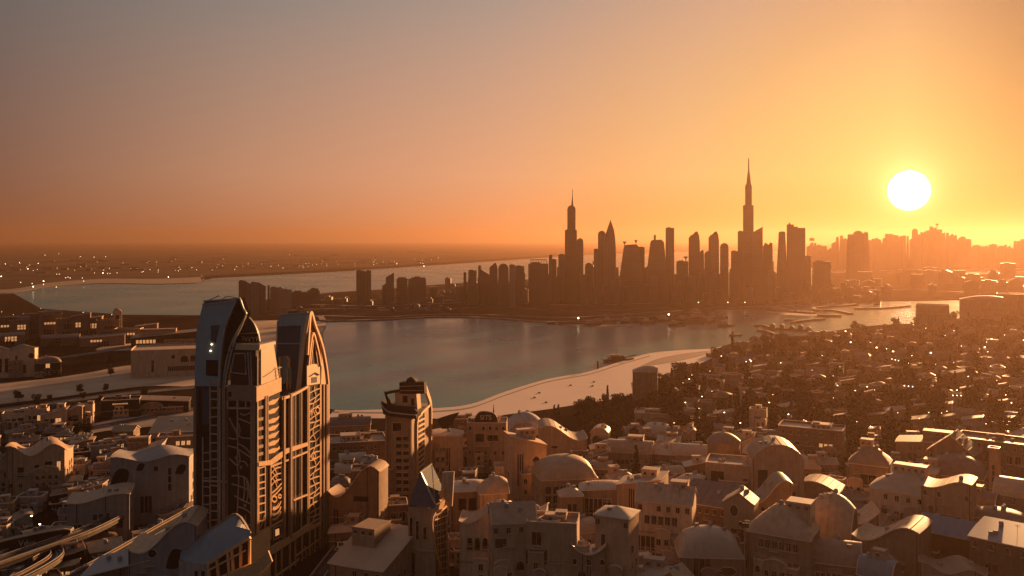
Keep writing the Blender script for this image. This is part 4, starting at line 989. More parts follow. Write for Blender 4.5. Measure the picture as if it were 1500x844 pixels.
    for k in range(units):
        u = ru.uniform(-.6,.6); v = ru.uniform(-.5,.5); p = pt(u,v); z = zr(u,v)
        m_ = MB()
        if ru.random() < .5: m_.box(-.7,.7,-.5,.5,-.1,1.1); m_.box(-.5,.5,-.55,-.5,.2,.9)
        else: m_.lathe([(.7,-.1),(.75,.1),(.75,1.3),(.5,1.55),(.1,1.6)], 12)
        o = m_.build('roof_unit', M['grey'], t); o.location = (p[0],p[1],z+.1 if not par else z); o.rotation_euler = (0,0,ru.uniform(0,1))
    return t
R2 = random.Random(8)
W_ = lambda *a: a
hs = house
# --- behind and beside the second tower
hs('low flat house with a pale roof edge between the twin and boat topped towers', 525, 690, 82, 40, .7, 4, 'flat', 0, 'plaster3', 'roof', [('f',-.2,5,1,.55,1.2,2.2,'slot'),('f',.6,2,2,.5,1.2,1.2)], units=3)
hs('dark low building with bulging roof tanks, nearest the beach left of the boat topped tower', 512, 642, 60, 18, .6, 0, 'barrelx', 9, 'plaster3', 'roofb', [('f',0,6,1,.5,1.6,1.3,'slot')], units=4)
hs('brown block with two small lit shop openings left of the boat topped tower', 545, 672, 48, 30, .6, -4, 'flat', 0, 'plaster2', 'roofw', [('f',0,4,2,.5,1.3,1.4)], units=1)
t = hs('round drum building with a flaring basket crown, right behind the boat topped tower', 652, 706, 42, 66, 1.0, 0, 'round', 3, 'plaster2', 'roof', [('f',0,6,1,.5,.5,12,'slot')], bul=.3)
m = MB(); 
for k in range(14):
    a = pi*(.05+.9*k/13); m.tube([(1.5*cos(a), 5+1.2*sin(a), 25), (5.5*cos(a)+1.5, 5+1.4*sin(a), 31.5+1.6*cos(a))], .12)
for q in (.25,.5,.75,1): m.tube([((1.5+4*q)*cos(pi*(.05+.9*k/8))+1.5*q, 5+1.3*sin(pi*(.05+.9*k/8)), 25+(6.5+1.6*cos(pi*(.05+.9*k/8)))*q) for k in range(9)], .13)
m.ext([(-1.5,5.6,25),(1.5,5.6,25),(7,5.6,33),(-4,5.6,30)], (0,.15,0)); m.build('basket_crown', M['metal'], t)
hs('low flat block between the drum building and the house with the arched sign', 682, 668, 34, 52, .6, 0, 'flat', 0, 'plaster3', 'roof', [('r',0,1,2,.5,1.4,2,'slot'),('f',.2,2,2,.4,1.1,1.6)])
t = hs('square house with an arched sign and a thin spire on its roof, by the beach', 713, 692, 58, 70, .7, -3, 'flat', 0, 'plaster2', 'roof', [('f',-.35,1,1,.72,3.4,3.2,'slot'),('f',.3,1,1,.72,4.2,2.6),('f',0,2,1,.2,1.5,2.6,'slot'),('r',0,2,2,.5,1.2,2)], units=1)
sz = F*H/(692-HOR)/F; hz_ = 70*sz+.9
m = MB(); P_ = smooth_px([(-7.2,0),(-5,4.2),(-2.5,5.6),(2,5.2),(4.6,3.6),(6,0)],3); m.ext([(p[0],1.5,hz_+p[1]) for p in P_], (0,.4,0)); o = m.build('sign_board', M['metal'], t)
m = MB(); m.tube([(p[0],1.4,hz_+p[1]) for p in P_], .18); m.build('sign_edge', M['frame'], o)
text_part('letters', 'SITS', 3.4, M['trim'], o, (-.6,1.4,hz_+2.3), (pi/2,0,0))
m = MB(); m.lathe([(.55,hz_-1),(.4,hz_+4.5),(.08,hz_+9)], 8, (3.4,3)); m.build('spire', M['metal'], t)
hs('grey house under a pointed mound roof with a chimney box, beside the beach sand', 768, 672, 46, 38, .9, 0, 'round', 26, 'grey', 'grey', [('f',0,2,1,.4,1.4,2.2,'slot')], units=1, trim=None)
t = hs('long house with a swooping pale roof at the edge of the sand', 826, 690, 68, 44, .8, 6, 'swoopl', 22, 'plaster2', 'roof', [('f',-.4,1,1,.8,3,1.4,'oval'),('f',.3,2,1,.4,1.4,2.6,'slot')], units=2)
hs('small barrel roofed house right of the long swooping house', 878, 655, 26, 20, 1.0, -8, 'barrel', 8, 'plaster', 'roofw', [('f',0,2,1,.5,1.3,1.5)])
hs('long vaulted shed with a glinting roof strip right of the small barrel house', 922, 690, 64, 26, .6, -6, 'barrelx', 14, 'plaster2', 'roof', [('f',0,6,1,.5,1.3,1.6,'slot')])
hs('tall tapering house wall with vertical slots left of the big domed house', 775, 738, 54, 84, .7, 18, 'shedl', 16, 'plaster2', 'roof', [('f',-.5,3,1,.6,.6,14,'slot'),('f',.4,1,1,.75,2.6,3,'oval'),('f',.3,3,3,.3,1.1,1.5)])
hs('large domed house with gridded tall windows on its left side', 835, 765, 84, 62, .9, 14, 'dome', 27, 'plaster2', 'roof', [('f',-.1,6,4,.45,1.9,2.6),('r',0,3,2,.6,1.2,1.6)])
hs('house with a pale pyramid canopy roof in front of the large domed house', 838, 790, 34, 62, .9, 10, 'pyr', 12, 'plaster3', 'roofw', [('f',0,2,1,.6,1.2,6,'slot')])
hs('house with a white leaf roof over a pillared porch, right of the large dome', 876, 783, 56, 62, .8, -4, 'leaf', 12, 'plaster3', 'roofw', [('f',0,1,1,.5,11,12,'gallery')], units=0)
hs('flat roofed house with dark vertical pipes, between the leaf roof and the gabled gallery house', 935, 790, 66, 76, .8, -14, 'shed', 14, 'plaster2', 'roofw', [('f',-.3,3,1,.6,.5,15,'slot'),('f',.5,2,3,.5,1.1,1.4)], units=2)
hs('gabled house with a row of small square windows above a dark pillared gallery', 972, 842, 82, 104, .7, -8, 'gablex', 20, 'plaster', 'roof', [('f',-.1,5,1,.76,1.4,2.4),('f',0,1,1,.36,20,8.5,'gallery'),('r',0,3,2,.5,1.1,1.6)], units=2)
hs('small white shell roofed house behind the gabled gallery house', 1003, 758, 46, 44, .9, -14, 'shell', 15, 'plaster2', 'roofw', [('f',0,3,1,.5,1.2,1.8),('r',0,2,1,.5,1.1,1.6)])
hs('dark sloping roofed hall between the shell roofed house and the amber porthole house', 1030, 812, 70, 72, .8, -20, 'shedb', 20, 'plaster3', 'roofb', [('f',0,3,1,.4,1.5,2.4,'slot')], over=.5)
hs('ball domed house with a horn shaped chimney in the middle of the quarter', 1060, 706, 38, 42, 1.0, 0, 'round', 26, 'plaster3', 'roofb', [('f',0,1,1,.5,1.4,2,'archslot')], trim=None, bul=.25)
hs('half round pipe roofed shed with a bright end, left of the ball domed house', 1012, 692, 52, 24, .5, -4, 'barrelx', 14, 'plaster2', 'roofw', [('f',0,4,1,.5,1.2,1.6,'slot')])
hs('small cone roofed house pointing right of the ball domed house', 1090, 690, 28, 34, .8, 0, 'shed', 18, 'plaster', 'roof', [('f',0,1,1,.5,1.4,2,'slot')])
hs('square house with two cut out window openings below the ball dome', 1080, 752, 92, 68, .6, -5, 'flat', 0, 'plaster', 'roof', [('f',-.62,1,1,.6,5.6,11,'slot'),('f',.25,1,1,.62,1.6,4.2,'slot'),('f',.62,1,1,.66,4,4.4),('f',.1,1,1,.25,1.4,3,'door')], units=1)
hs('tall house under a wide barrel vault, highest of the middle rows', 1140, 760, 74, 84, .8, 10, 'barrel', 24, 'plaster2', 'roof', [('f',-.1,2,2,.55,1.6,2.8),('f',.5,1,3,.5,1.3,2),('f',-.6,1,1,.6,4,12,'slot')])
hs('house with a flat pale roof slab between the ball dome and the wide barrel vault', 1108, 706, 40, 40, .8, -12, 'shedb', 6, 'plaster3', 'roofw', [('f',0,3,1,.5,1.2,1.6)])
hs('amber lit gable house with a round porthole and one square window', 1082, 846, 44, 108, .8, -12, 'gable', 16, 'plaster', 'roof', [('f',-.3,1,1,.9,2.4,3.4,'oval'),('f',-.1,1,1,.55,3.6,4.6),('f',.2,2,1,.2,1.3,2.4)])
hs('house with one high sweeping wall right of the porthole house', 1130, 812, 60, 74, .8, 12, 'swoop', 34, 'plaster2', 'roof', [('f',0,2,1,.3,1.2,1.8,'slot'),('f',.4,1,1,.7,1.2,2,'slot')])
hs('house with a faceted hip roof over two rows of small dark windows', 1140, 878, 92, 92, .7, -14, 'hip', 38, 'plaster2', 'roof', [('f',0,6,1,.86,1.3,2.2),('f',0,6,1,.5,1.3,3.4,'slot'),('r',0,4,2,.7,1.1,1.8)], units=0)
hs('house swallowed by a big bulging shell roof, right of the faceted hip roof', 1200, 850, 84, 52, .9, -10, 'shell', 68, 'plaster3', 'roof', [('f',0,3,1,.5,1.4,2.4,'slot')])
hs('pale shell domed house with an eye shaped skylight at the lower middle edge', 1042, 884, 92, 66, .8, 8, 'dome', 34, 'plaster3', 'roofw', [('f',-.3,3,1,.8,1.1,5,'slot'),('f',.5,1,1,.72,4.6,2.4,'oval')])
hs('gold lit house under a long swooping roof at the lower right', 1296, 872, 92, 74, .8, -16, 'swoop', 30, 'plaster2', 'roof', [('f',-.2,4,1,.6,1.2,5,'slot'),('r',0,3,1,.6,1.2,2)])
hs('barrel roofed house at the bottom edge with white tusk like awning frames', 1222, 884, 72, 56, .7, 0, 'barrelx', 28, 'plaster3', 'roof', [('f',0,1,1,.5,12,7,'gallery')])
hs('small hall under a ribbed blue grey barrel roof at the bottom edge', 1280, 900, 48, 52, .9, -18, 'barrelx', 24, 'plaster3', 'roofg', [('f',0,3,1,.5,1.2,2,'slot')])
hs('narrow hip roofed house with one big framed window at the edge of the dark trees', 1272, 756, 54, 74, .8, -8, 'hip', 24, 'plaster2', 'roof', [('f',0,1,1,.72,6.5,4.6),('f',0,1,1,.3,4,6.5,'slot'),('r',0,2,2,.5,1.1,1.8)])
hs('house with a grey hip roof and a skylight bump over rows of small windows', 1322, 806, 92, 82, .7, -12, 'hip', 26, 'plaster', 'roofw', [('f',-.55,1,1,.68,1.8,2.6,'arch'),('f',.1,4,1,.6,1.3,2.6),('f',.1,4,1,.28,1.4,1.2),('f',.2,1,1,.12,10,1,'balcony')], units=1)
hs('house with a white leaf shaped roof beside the brown dome', 1342, 742, 56, 44, .8, -10, 'leaf', 16, 'plaster2', 'roofw', [('f',0,3,1,.5,1.2,2)])
hs('broad brown domed house with a bright left rim, right of the white leaf roof', 1398, 745, 74, 46, .9, -6, 'dome', 26, 'plaster3', 'roofb', [('f',0,4,1,.5,1.2,2,'slot')])
hs('tall blank house with a curved top and one outlined panel beside the grey hip roof', 1385, 822, 66, 104, .8, -10, 'swoop', 14, 'plaster2', 'roof', [('f',.2,1,1,.5,5.6,6.4),('f',-.6,1,3,.6,1,1.8,'slot')])
hs('shed with a folded slate blue roof at the lower right', 1382, 858, 70, 74, .9, -14, 'gablex', 18, 'metal', 'roofblue', [('f',0,5,1,.6,.8,6,'slot')])
hs('wide brown hall with a flat slate blue roof at the lower right corner', 1476, 896, 104, 98, .8, -14, 'shedb', 10, 'plaster3', 'roofblue', [('f',-.4,2,1,.6,1.2,2,'slot')], over=.4)
hs('house with a curly orange lit parapet and balusters at the bottom right edge', 1394, 902, 86, 60, .6, -4, 'wave', 12, 'plaster', 'roof', [('f',0,1,1,.86,15,1,'balcony'),('f',0,4,1,.6,1.3,2.4,'slot')])
hs('low long house with a glinting roof edge below the dark trees at the right', 1372, 704, 110, 50, .45, -5, 'shed', 12, 'plaster3', 'roofb', [('f',-.6,2,1,.6,1.6,3,'slot'),('f',.3,3,1,.5,1.5,2)])
hs('gabled house in the upper right row with a bright eave line', 1392, 728, 62, 64, .8, -12, 'gable', 26, 'plaster3', 'roofb', [('f',-.3,2,1,.5,1.4,2.4,'slot'),('f',.4,2,1,.5,1.2,2)])
hs('long terrace house under a flat roof at the upper right edge', 1460, 722, 110, 72, .5, -8, 'flat', 0, 'plaster3', 'roofb', [('f',-.4,3,1,.7,2,3),('f',.5,3,1,.7,2,3),('f',0,6,1,.3,1.3,2)], units=3)
hs('slim square chimney tower with a capped head at the right', 1455, 772, 14, 112, 1.0, -10, 'flat', 0, 'plaster2', 'roof', [('f',0,1,3,.7,.8,1.6,'slot')])
hs('vaulted house at the right edge with a bright front eave', 1496, 792, 72, 62, .8, -8, 'barrelx', 20, 'plaster3', 'roof', [('f',0,4,1,.5,1.3,2.4,'slot')])
hs('low oval hall with two bright round wall lights near the right edge', 1462, 828, 76, 60, .8, -6, 'round', 14, 'plaster3', 'roofb', [('f',0,6,1,.6,1.1,2.4,'slot')])
hs('sunk dark garage house with a deep arch left of the chimney tower', 1428, 796, 50, 56, .8, -10, 'barrelx', 16, 'plaster3', 'roofb', [('f',0,1,1,.4,6,8,'archslot')])
hs('house with a sagging roof and pale rim below the white framed gable house', 1250, 830, 70, 60, .8, 10, 'sag', 22, 'plaster3', 'roof', [('f',0,3,1,.5,1.3,2.2,'slot')])
hs('sloping wing with a long curved pale rail along its roof, under the dark trees', 1222, 768, 90, 40, .5, -12, 'swoopl', 18, 'plaster3', 'roofb', [('f',-.4,1,1,.5,5,5,'slot'),('f',.3,4,1,.6,1,1.2,'lit')])
# --- lower middle, in front
hs('house with a vaulted wedge roof and a little arched window, bottom centre right', 754, 890, 66, 122, .8, 8, 'gablex', 24, 'plaster', 'roof', [('f',-.62,1,1,.78,2.8,2.2,'slot'),('f',.25,1,1,.5,2,2.6,'arch'),('f',-.5,1,1,.52,1.4,2.4,'slot'),('f',-.1,1,1,.2,1,9,'slot')], over=.1)
t = hs('stepped house with an open courtyard cut into its roof and a round balcony', 808, 894, 74, 124, .7, -6, 'flat', 0, 'plaster', 'roofb', [('f',-.6,1,1,.84,2.6,3.4),('f',-.6,1,1,.62,5.4,3.6,'slot'),('f',-.1,1,1,.3,1.3,1.4,'slot'),('f',.35,3,1,.22,1.6,2,'archslot'),('r',0,2,2,.6,1.2,1.8)])
s_ = F*H/(894-HOR)/F
m = MB(); zz = 124*s_+.5; m.tube([(-1+3.4*cos(k*pi/8), 5+3*sin(k*pi/8), zz) for k in range(16)], .35, 4, 0, True); m.build('courtyard_ring', M['trim'], t)
m = MB(); m.lathe([(1.6,zz-8.5),(2.6,zz-8),(2.9,zz-6.2),(2.6,zz-6.2),(2.4,zz-7.6)], 16, (9.5,1.5)); m.build('round_balcony', M['trim'], t)
hs('square tower house with a pale low pyramid roof and a dark left side', 896, 900, 52, 142, .9, -20, 'pyr', 10, 'plaster2', 'roofw', [('f',0,2,1,.3,1.1,2,'slot'),('f',-.5,1,1,.75,1.0,3,'slot')], over=.4)
hs('curled white terrace house tucked between the round balcony and the square tower house', 862, 902, 48, 88, .8, 0, 'sag', 16, 'plaster', 'roofw', [('f',-.4,1,1,.62,1.8,3,'slot'),('f',.3,1,1,.3,2,2.4,'archslot')])
hs('pale curved walled yard house right of the square tower house', 948, 896, 64, 44, .8, -10, 'leaf', 16, 'grey', 'roofw', [('f',0,1,1,.6,5,3.6,'curve')])
hs('small rust coloured gable house at the bottom edge right of the pale yard house', 982, 912, 52, 52, .8, -22, 'gable', 22, 'plaster2', 'roof', [('f',0,2,1,.4,1.2,2,'slot')])
hs('house with a white folded canopy roof right of the blue glass gable', 692, 812, 62, 92, .8, 4, 'hip', 9, 'plaster3', 'roofw', [('f',0,3,1,.8,2.2,3.4,'slot'),('f',-.3,1,1,.4,1.4,6,'slot')], over=.5)
hs('small round cornered house with arched openings below the white canopy roof', 706, 864, 66, 96, .8, -6, 'swoop', 20, 'plaster', 'roof', [('f',-.2,3,1,.7,1.5,3.4,'arch'),('f',.5,1,1,.4,2,3,'archslot')])
hs('house with a tall curved rib wall between the canopy roof and the vaulted wedge roof', 724, 820, 42, 96, 1.0, 10, 'shell', 20, 'plaster2', 'roof', [('f',0,1,2,.6,1.6,3.4,'slot')])
hs('white parapet house with a slanting front, right of the tall curved rib wall', 770, 830, 56, 70, .8, -8, 'saddle', 14, 'grey', 'roofw', [('f',-.2,3,2,.5,1.1,1.6)])
hs('house with a sloping gable wall, a slit window and an arch, beside the twin tower', 518, 800, 78, 70, .5, -22, 'swoop', 48, 'plaster2', 'roof', [('f',.3,1,1,1.0,6,2,'slot'),('f',-.1,1,1,.5,1.6,3,'archslot'),('f',-.7,2,1,.5,.7,9,'slot')])
hs('small box house with gridded windows between the sloping gable and the blue glass gable', 570, 790, 54, 46, .7, 2, 'flat', 0, 'plaster3', 'roof', [('f',0,4,1,.7,2,3)], units=1)
hs('flat roofed sand coloured hall with two oval skylights, bottom centre left', 520, 892, 92, 60, 1.2, -32, 'shedb', 30, 'plaster2', 'pale_soil', [('f',0,3,1,.5,1.4,2.2,'arch')], over=.2)
hs('low house with a striped wall between the sloping gable wall and the boat topped tower', 545, 742, 60, 50, .6, 0, 'flat', 0, 'plaster3', 'roof', [('f',0,8,1,.5,.5,7,'slot')])
# --- tall box at the beach and the canopy houses under the trees
hs('tall box building with a curved top corner standing at the edge of the beach', 945, 596, 36, 50, .8, 0, 'shell', 8, 'plaster2', 'roof', [('f',0,3,1,.2,1.8,1.6,'slot')], trim=None, cat='building', name='tower_block')
hs('low house with a thin flat canopy roof below the tall box building', 962, 628, 66, 20, .6, -4, 'flat', 0, 'plaster2', 'roofw', [('f',0,5,1,.5,1.6,1.8,'slot')], over=.9)
hs('round white walled tank house below the canopy house', 962, 646, 40, 14, 1, 0, 'dome', 8, 'plaster', 'roofw', [('f',0,3,1,.5,1.2,1.6,'slot')])
hs('pale ribbed block with a bright roof standing among the trees', 1110, 640, 24, 38, .8, -6, 'flat', 0, 'plaster', 'roofw', [('f',0,5,1,.5,.5,9,'slot')])
hs('long flat block with a bright parapet strip right of the ribbed block', 1186, 682, 90, 52, .5, -8, 'flat', 0, 'plaster3', 'roofw', [('f',-.3,4,1,.6,1.4,1.6),('f',.5,3,1,.6,1.4,1.6,'lit')])
# --- left side
hs('large grey villa with sweeping dark wall openings and an orange lit right corner', 220, 768, 108, 92, .6, -10, 'wave', 8, 'grey', 'grey', [('f',-.78,1,1,.75,7.5,8.5,'curve'),('f',-.25,1,1,.92,2.6,2.4,'curve'),('f',.15,1,1,.88,1.2,1.4,'slot'),('f',.5,1,3,.7,.9,2.2,'slot'),('f',-.1,3,1,.32,.9,5.4,'slot'),('f',.78,1,1,.85,3.4,3.2,'curve')], cat='villa', name='villa')
hs('lower wing of the large villa with a long flat ledge roof', 144, 798, 84, 62, .7, -8, 'swoop', 10, 'grey', 'roof', [('f',.1,3,1,.55,1.3,4.6),('f',.7,1,1,.5,1.6,3.6,'slot'),('f',-.5,1,1,.4,7,4,'gallery')])
hs('upper box of the villa with a slanting pale roof and slim windows', 205, 706, 60, 38, .6, -12, 'shed', 16, 'grey', 'roof', [('f',-.6,2,1,.5,1.4,3.6,'slot'),('f',.5,3,1,.6,1.2,2.4)])
hs('long louvred building with orange lit bays behind the villa, against the twin tower', 262, 690, 60, 48, .5, -6, 'flat', 0, 'plaster3', 'roof', [('f',0,5,3,.5,1.5,1.4),('f',.2,3,1,.85,1.5,1.8,'lit')])
hs('white walled shed with a flat sand coloured roof close to the twin tower', 252, 660, 64, 26, .8, -14, 'shedb', 14, 'grey', 'pale_soil', [('f',-.7,2,1,.5,1.2,3,'slot')])
t = hs('house with a rippling roof and bright orange lit right wall at the far left', 52, 724, 78, 56, .7, -14, 'wave', 16, 'plaster', 'roof', [('f',-.5,1,1,.6,2,3.4,'slot'),('f',.05,1,1,.6,1.6,4.6,'slot'),('f',.45,1,1,.7,2.4,3.8,'slot'),('f',.8,1,1,.65,1.4,5,'lit')])
hs('tall dark terraces cut off by the left edge', 6, 726, 30, 52, .8, -10, 'swoop', 14, 'plaster', 'roof', [('f',.2,1,1,.4,2,8,'slot')])
for i, (x, y, w, h, rf_, kd, lb) in enumerate([
    (22,634,36,26,'flat','slot','small flat house with one lit upper window, leftmost in the row above the sandy bank'),
    (52,632,30,30,'flat','lit','small square house with a lit bay, second in the row above the sandy bank'),
    (78,634,34,26,'shed','lit','small slant topped house with a lit front, third in the row above the sandy bank'),
    (104,630,30,26,'swoop','slot','small house with a curling parapet, fourth in the row above the sandy bank'),
    (124,626,22,30,'flat','lit','narrow two storey house with lit windows, right end of the row above the sandy bank')]):
    hs(lb, x, y, w, h, .7, -10, rf_, 8 if rf_ != 'flat' else 0, 'plaster', 'roof', [('f',-.3,2,1,.65,1.8,2.2,'slot'),('f',.4,1,1,.65,2.6,2.8,kd)])
hs('dark flat workshop hall with a dotted sign strip behind the sandy bank', 176, 612, 52, 24, .6, -6, 'flat', 0, 'metal', 'roofb', [('f',0,8,1,.85,.7,.7,'lit'),('f',0,3,1,.3,2,2.4,'slot')])
hs('dark low shed row left of the twin tower with thin white posts', 236, 606, 76, 16, .5, -6, 'shedl', 6, 'metal', 'roofb', [('f',0,9,1,.5,1.2,1.6,'slot')])
t = hs('long sand coloured hall with small arched openings, left of the twin tower', 262, 551, 130, 38, .5, -4, 'flat', 0, 'plaster', 'roof', [('f',-.55,1,1,.42,2,10,'slot'),('f',-.12,1,1,.75,2.8,3.2,'oval'),('f',.12,1,1,.66,5,4.4,'archslot'),('f',.3,1,1,.66,3.4,4,'slot'),('f',.45,1,1,.66,3.4,4,'slot'),('f',.2,1,1,.3,34,4,'gallery')], cat='hall', name='hall')
hs('orange lit facade with slots and a round window at the far left', 24, 553, 48, 40, .6, -10, 'wave', 5, 'plaster', 'roofb', [('f',-.7,2,1,.45,3,12,'slot'),('f',0,1,1,.6,1.8,9,'slot'),('f',.35,1,1,.3,5,7,'slot'),('f',.8,1,1,.78,3.6,3.6,'oval')], cat='building')
hs('dark domed kiosk with a yellow light in the yard right of the orange lit facade', 70, 552, 34, 20, .8, 0, 'dome', 8, 'metal', 'roofb', [('f',0,1,1,.8,2.6,3,'lit')])
hs('long dark hall with a lit window strip beside the channel, behind the sand hall', 246, 508, 100, 14, .4, -4, 'shed', 8, 'metal', 'roofb', [('f',-.6,6,1,.6,2,3.2,'lit'),('f',.4,8,1,.5,2,2.2,'slot')])
t = hs('slim square chimney with a lamp on top, rising from the dark blocks at the left', 60, 498, 6, 40, 1.0, 0, 'flat', 0, 'plaster2', 'roof', [])
dd = random.Random(3)
dk = [(8,500,30,34),(28,499,26,30),(46,497,22,36),(76,497,26,36),(98,498,24,30),(118,498,26,34),(136,497,24,30),(158,498,30,28),(14,506,40,14),(88,507,50,12),(150,507,60,12),(186,501,36,18),(214,492,30,14)]
for (x,y,w,h) in dk:
    wn = [('f',dd.uniform(-.3,.3),dd.randint(2,4),dd.randint(1,2),.65,1.8,2.0,'lit' if dd.random() < .6 else 'slot'),('f',dd.uniform(-.3,.3),4,2,.3,1.6,1.8,'slot')]
    hs('dark apartment block of the cluster beside the channel at the far left', x, y, w, h, .6, dd.uniform(-15,10), dd.choice(['flat','flat','shed','barrelx']), dd.choice([3,5]), 'plaster3', 'roofb', wn, cat='building', name='apartment_block', group='dark blocks beside the left channel', units=1)
hs('small arched corner tower at the right end of the dark blocks by the channel', 172, 497, 12, 38, .9, 0, 'barrel', 6, 'plaster', 'roof', [('f',0,1,1,.85,3,4.6,'archslot')], cat='building')
# bottom left corner hall of curved glass
hs('low grey hall with a curled dark wall marking, bottom left beside the domed hall', 238, 902, 96, 92, .8, -14, 'swoop', 44, 'grey', 'roof', [('f',-.3,1,1,1.0,2.2,2.2,'oval'),('f',.35,1,1,.9,4,5,'curve')], over=.2)
hs('brown sided hall with a dull blue roof left of the curled marking hall', 168, 905, 96, 60, .9, -18, 'shed', 22, 'plaster3', 'roofg', [('f',0,2,1,.6,2,2.4,'slot')], over=.2)

# fill the rows between the hand placed houses (only what shows between them)
cnt = 0; FL = ['narrow','squat','plain','small','weathered','tan','brown','low']
fr = random.Random(21)
for i in range(4000):
    px = fr.uniform(488, 1520); py = fr.uniform(648, 900)
    if px < 740 and py < 700: continue
    if 560 < px < 670 and py > 700: continue
    Yd = F*H/(py-HOR); Xd = Xat(px, Yd); r = fr.uniform(4.5, 8)
    if any((Xd-a)**2+((Yd+r-b-c)*1.0)**2 < (r*.8+c*.62)**2 for a, b, c in HOUSES): continue
    s = Yd/F; w = r*2/s
    rfk = fr.choice(['flat','flat','barrelx','gablex','shed','swoop','hip','dome','leaf'])
    hs('plain in between house, half hidden among the larger houses of the right hand quarter', px, py, w*.85, fr.uniform(5.5,9)/s, .8, fr.uniform(-25,25), rfk, fr.uniform(2,4)/s if rfk != 'flat' else 0, fr.choice(['plaster','plaster2','plaster2','plaster3','plaster3']), fr.choice(['roof','roof','roofb','roofw']),
       [('f',0,fr.randint(2,4),1,.6,1.2,1.7,fr.choice(['slot','slot','win']))], group='plain houses between the larger ones', units=fr.choice([0,1]))
    cnt += 1
    if cnt >= 150: break
cnt = 0
for i in range(3000):   # left quarter
    px = fr.uniform(-30, 480); py = fr.uniform(618, 880)
    if 270 < px < 480 and py > 560: continue
    if 60 < px < 290 and py < 645: continue
    Yd = F*H/(py-HOR); Xd = Xat(px, Yd); r = fr.uniform(4.5, 8)
    if any((Xd-a)**2+((Yd+r-b-c)*1.0)**2 < (r*.8+c*.62)**2 for a, b, c in HOUSES): continue
    s = Yd/F; w = r*2/s
    rfk = fr.choice(['flat','flat','flat','barrelx','gablex','shed','swoop','hip'])
    hs('plain dark low house, half hidden among the villas of the left quarter', px, py, w*.95, fr.uniform(4,6.5)/s, .7, fr.uniform(-25,15), rfk, fr.uniform(1.5,3)/s if rfk != 'flat' else 0, fr.choice(['plaster2','plaster3','grey','metal']), fr.choice(['roof','roofb','roofb']),
       [('f',0,fr.randint(2,4),1,.6,1.2,1.7,fr.choice(['slot','slot','win','lit']))], group='plain low houses of the left quarter', units=fr.choice([0,1]))
    cnt += 1
    if cnt >= 75: break

print('fills', cnt)
# ------------------------------------------------------------------ viaducts at the lower left
def viaduct(label, path, w, z, m='asphalt', rail=1.0):
    mb, A, B, P = ribbon('x', smooth_px(path, 6), w, z, None, 1.2)
    c = P[len(P)//2]; t = thing('viaduct', label, 'elevated road', (c.x, c.y, 0))
    def sh(mbx): mbx.v = [(x-c.x, y-c.y, zz) for x, y, zz in mbx.v]; return mbx
    sh(mb).build('deck', M[m], t)
    for E in (A, B):
        k = MB()
        for i in range(len(E)-1):
            a, b = E[i], E[i+1]; k.tube([(a.x,a.y,z+rail*.5),(b.x,b.y,z+rail*.5)], rail*.28)
        sh(k).build('parapet', M['plaster3'], t)
        k = MB(); k.tube([(e.x,e.y,z+rail+.3) for e in E], .1); sh(k).build('handrail', M['fascia'], t)
    for i in range(3, len(P), 8):
        k = MB(); p = P[i]; k.box(p.x-1,p.x+1,p.y-1,p.y+1,-1,z-1.2); k.box(p.x-w*.35,p.x+w*.35,p.y-1.1,p.y+1.1,z-2,z-1.19); sh(k).build('pier', M['plaster3'], t)
    k = MB(); k.tube([(p.x,p.y,z+.03) for p in P], .1); sh(k).build('centre_line', M['paint'], t)
    return t
viaduct('dark elevated road with pale rails running diagonally up from the bottom left corner', [(70,870),(160,822),(240,776),(300,742)], 6.5, 11)
viaduct('higher elevated road left of the diagonal one, ending before the villa', [(-40,838),(40,810),(120,782),(172,757)], 5.5, 10)
viaduct('curved slip road with a rounded loop end at the left bottom corner', [(-40,868),(20,852),(70,826),(84,812),(70,806),(40,822)], 4, 8)
vt = viaduct('dark two lane ramp descending from the bottom centre beside the twin tower', [(450,880),(500,810),(545,762)], 8, 3)
# glazed deck with a round end and its number panel
c = G(60, 790, 10)
t = thing('glazed_footbridge', 'dark footbridge with a thin orange outline and small bright letters at the far left', 'footbridge', (c[0], c[1], 10), RAD(8))
m = MB(); P_ = smooth_px([(-22,-2.5),(-10,.6),(8,3.4),(9,1),(-4,-3),(-22,-6)],3); m.ext([(p[0],0,p[1]) for p in P_], (0,3.5,0)); m.build('glass_body', M['shaft'], t)
m = MB(); m.tube([(p[0],-.1,p[1]) for p in P_], .2, 4, 0, True); m.tube([(-17,-.1,-5.4),(-15,-.1,-.6)], .2); m.build('outline_frame', M['stone'], t)
text_part('letters', 'Vd', 3.0, M['trim'], t, (-6,-.2,-1.2), (pi/2,0,0))
for x in (-14, 4):
    m = MB(); m.box(x-.8,x+.8,1,2.5,-11,-3); m.build('pier', M['plaster3'], t)
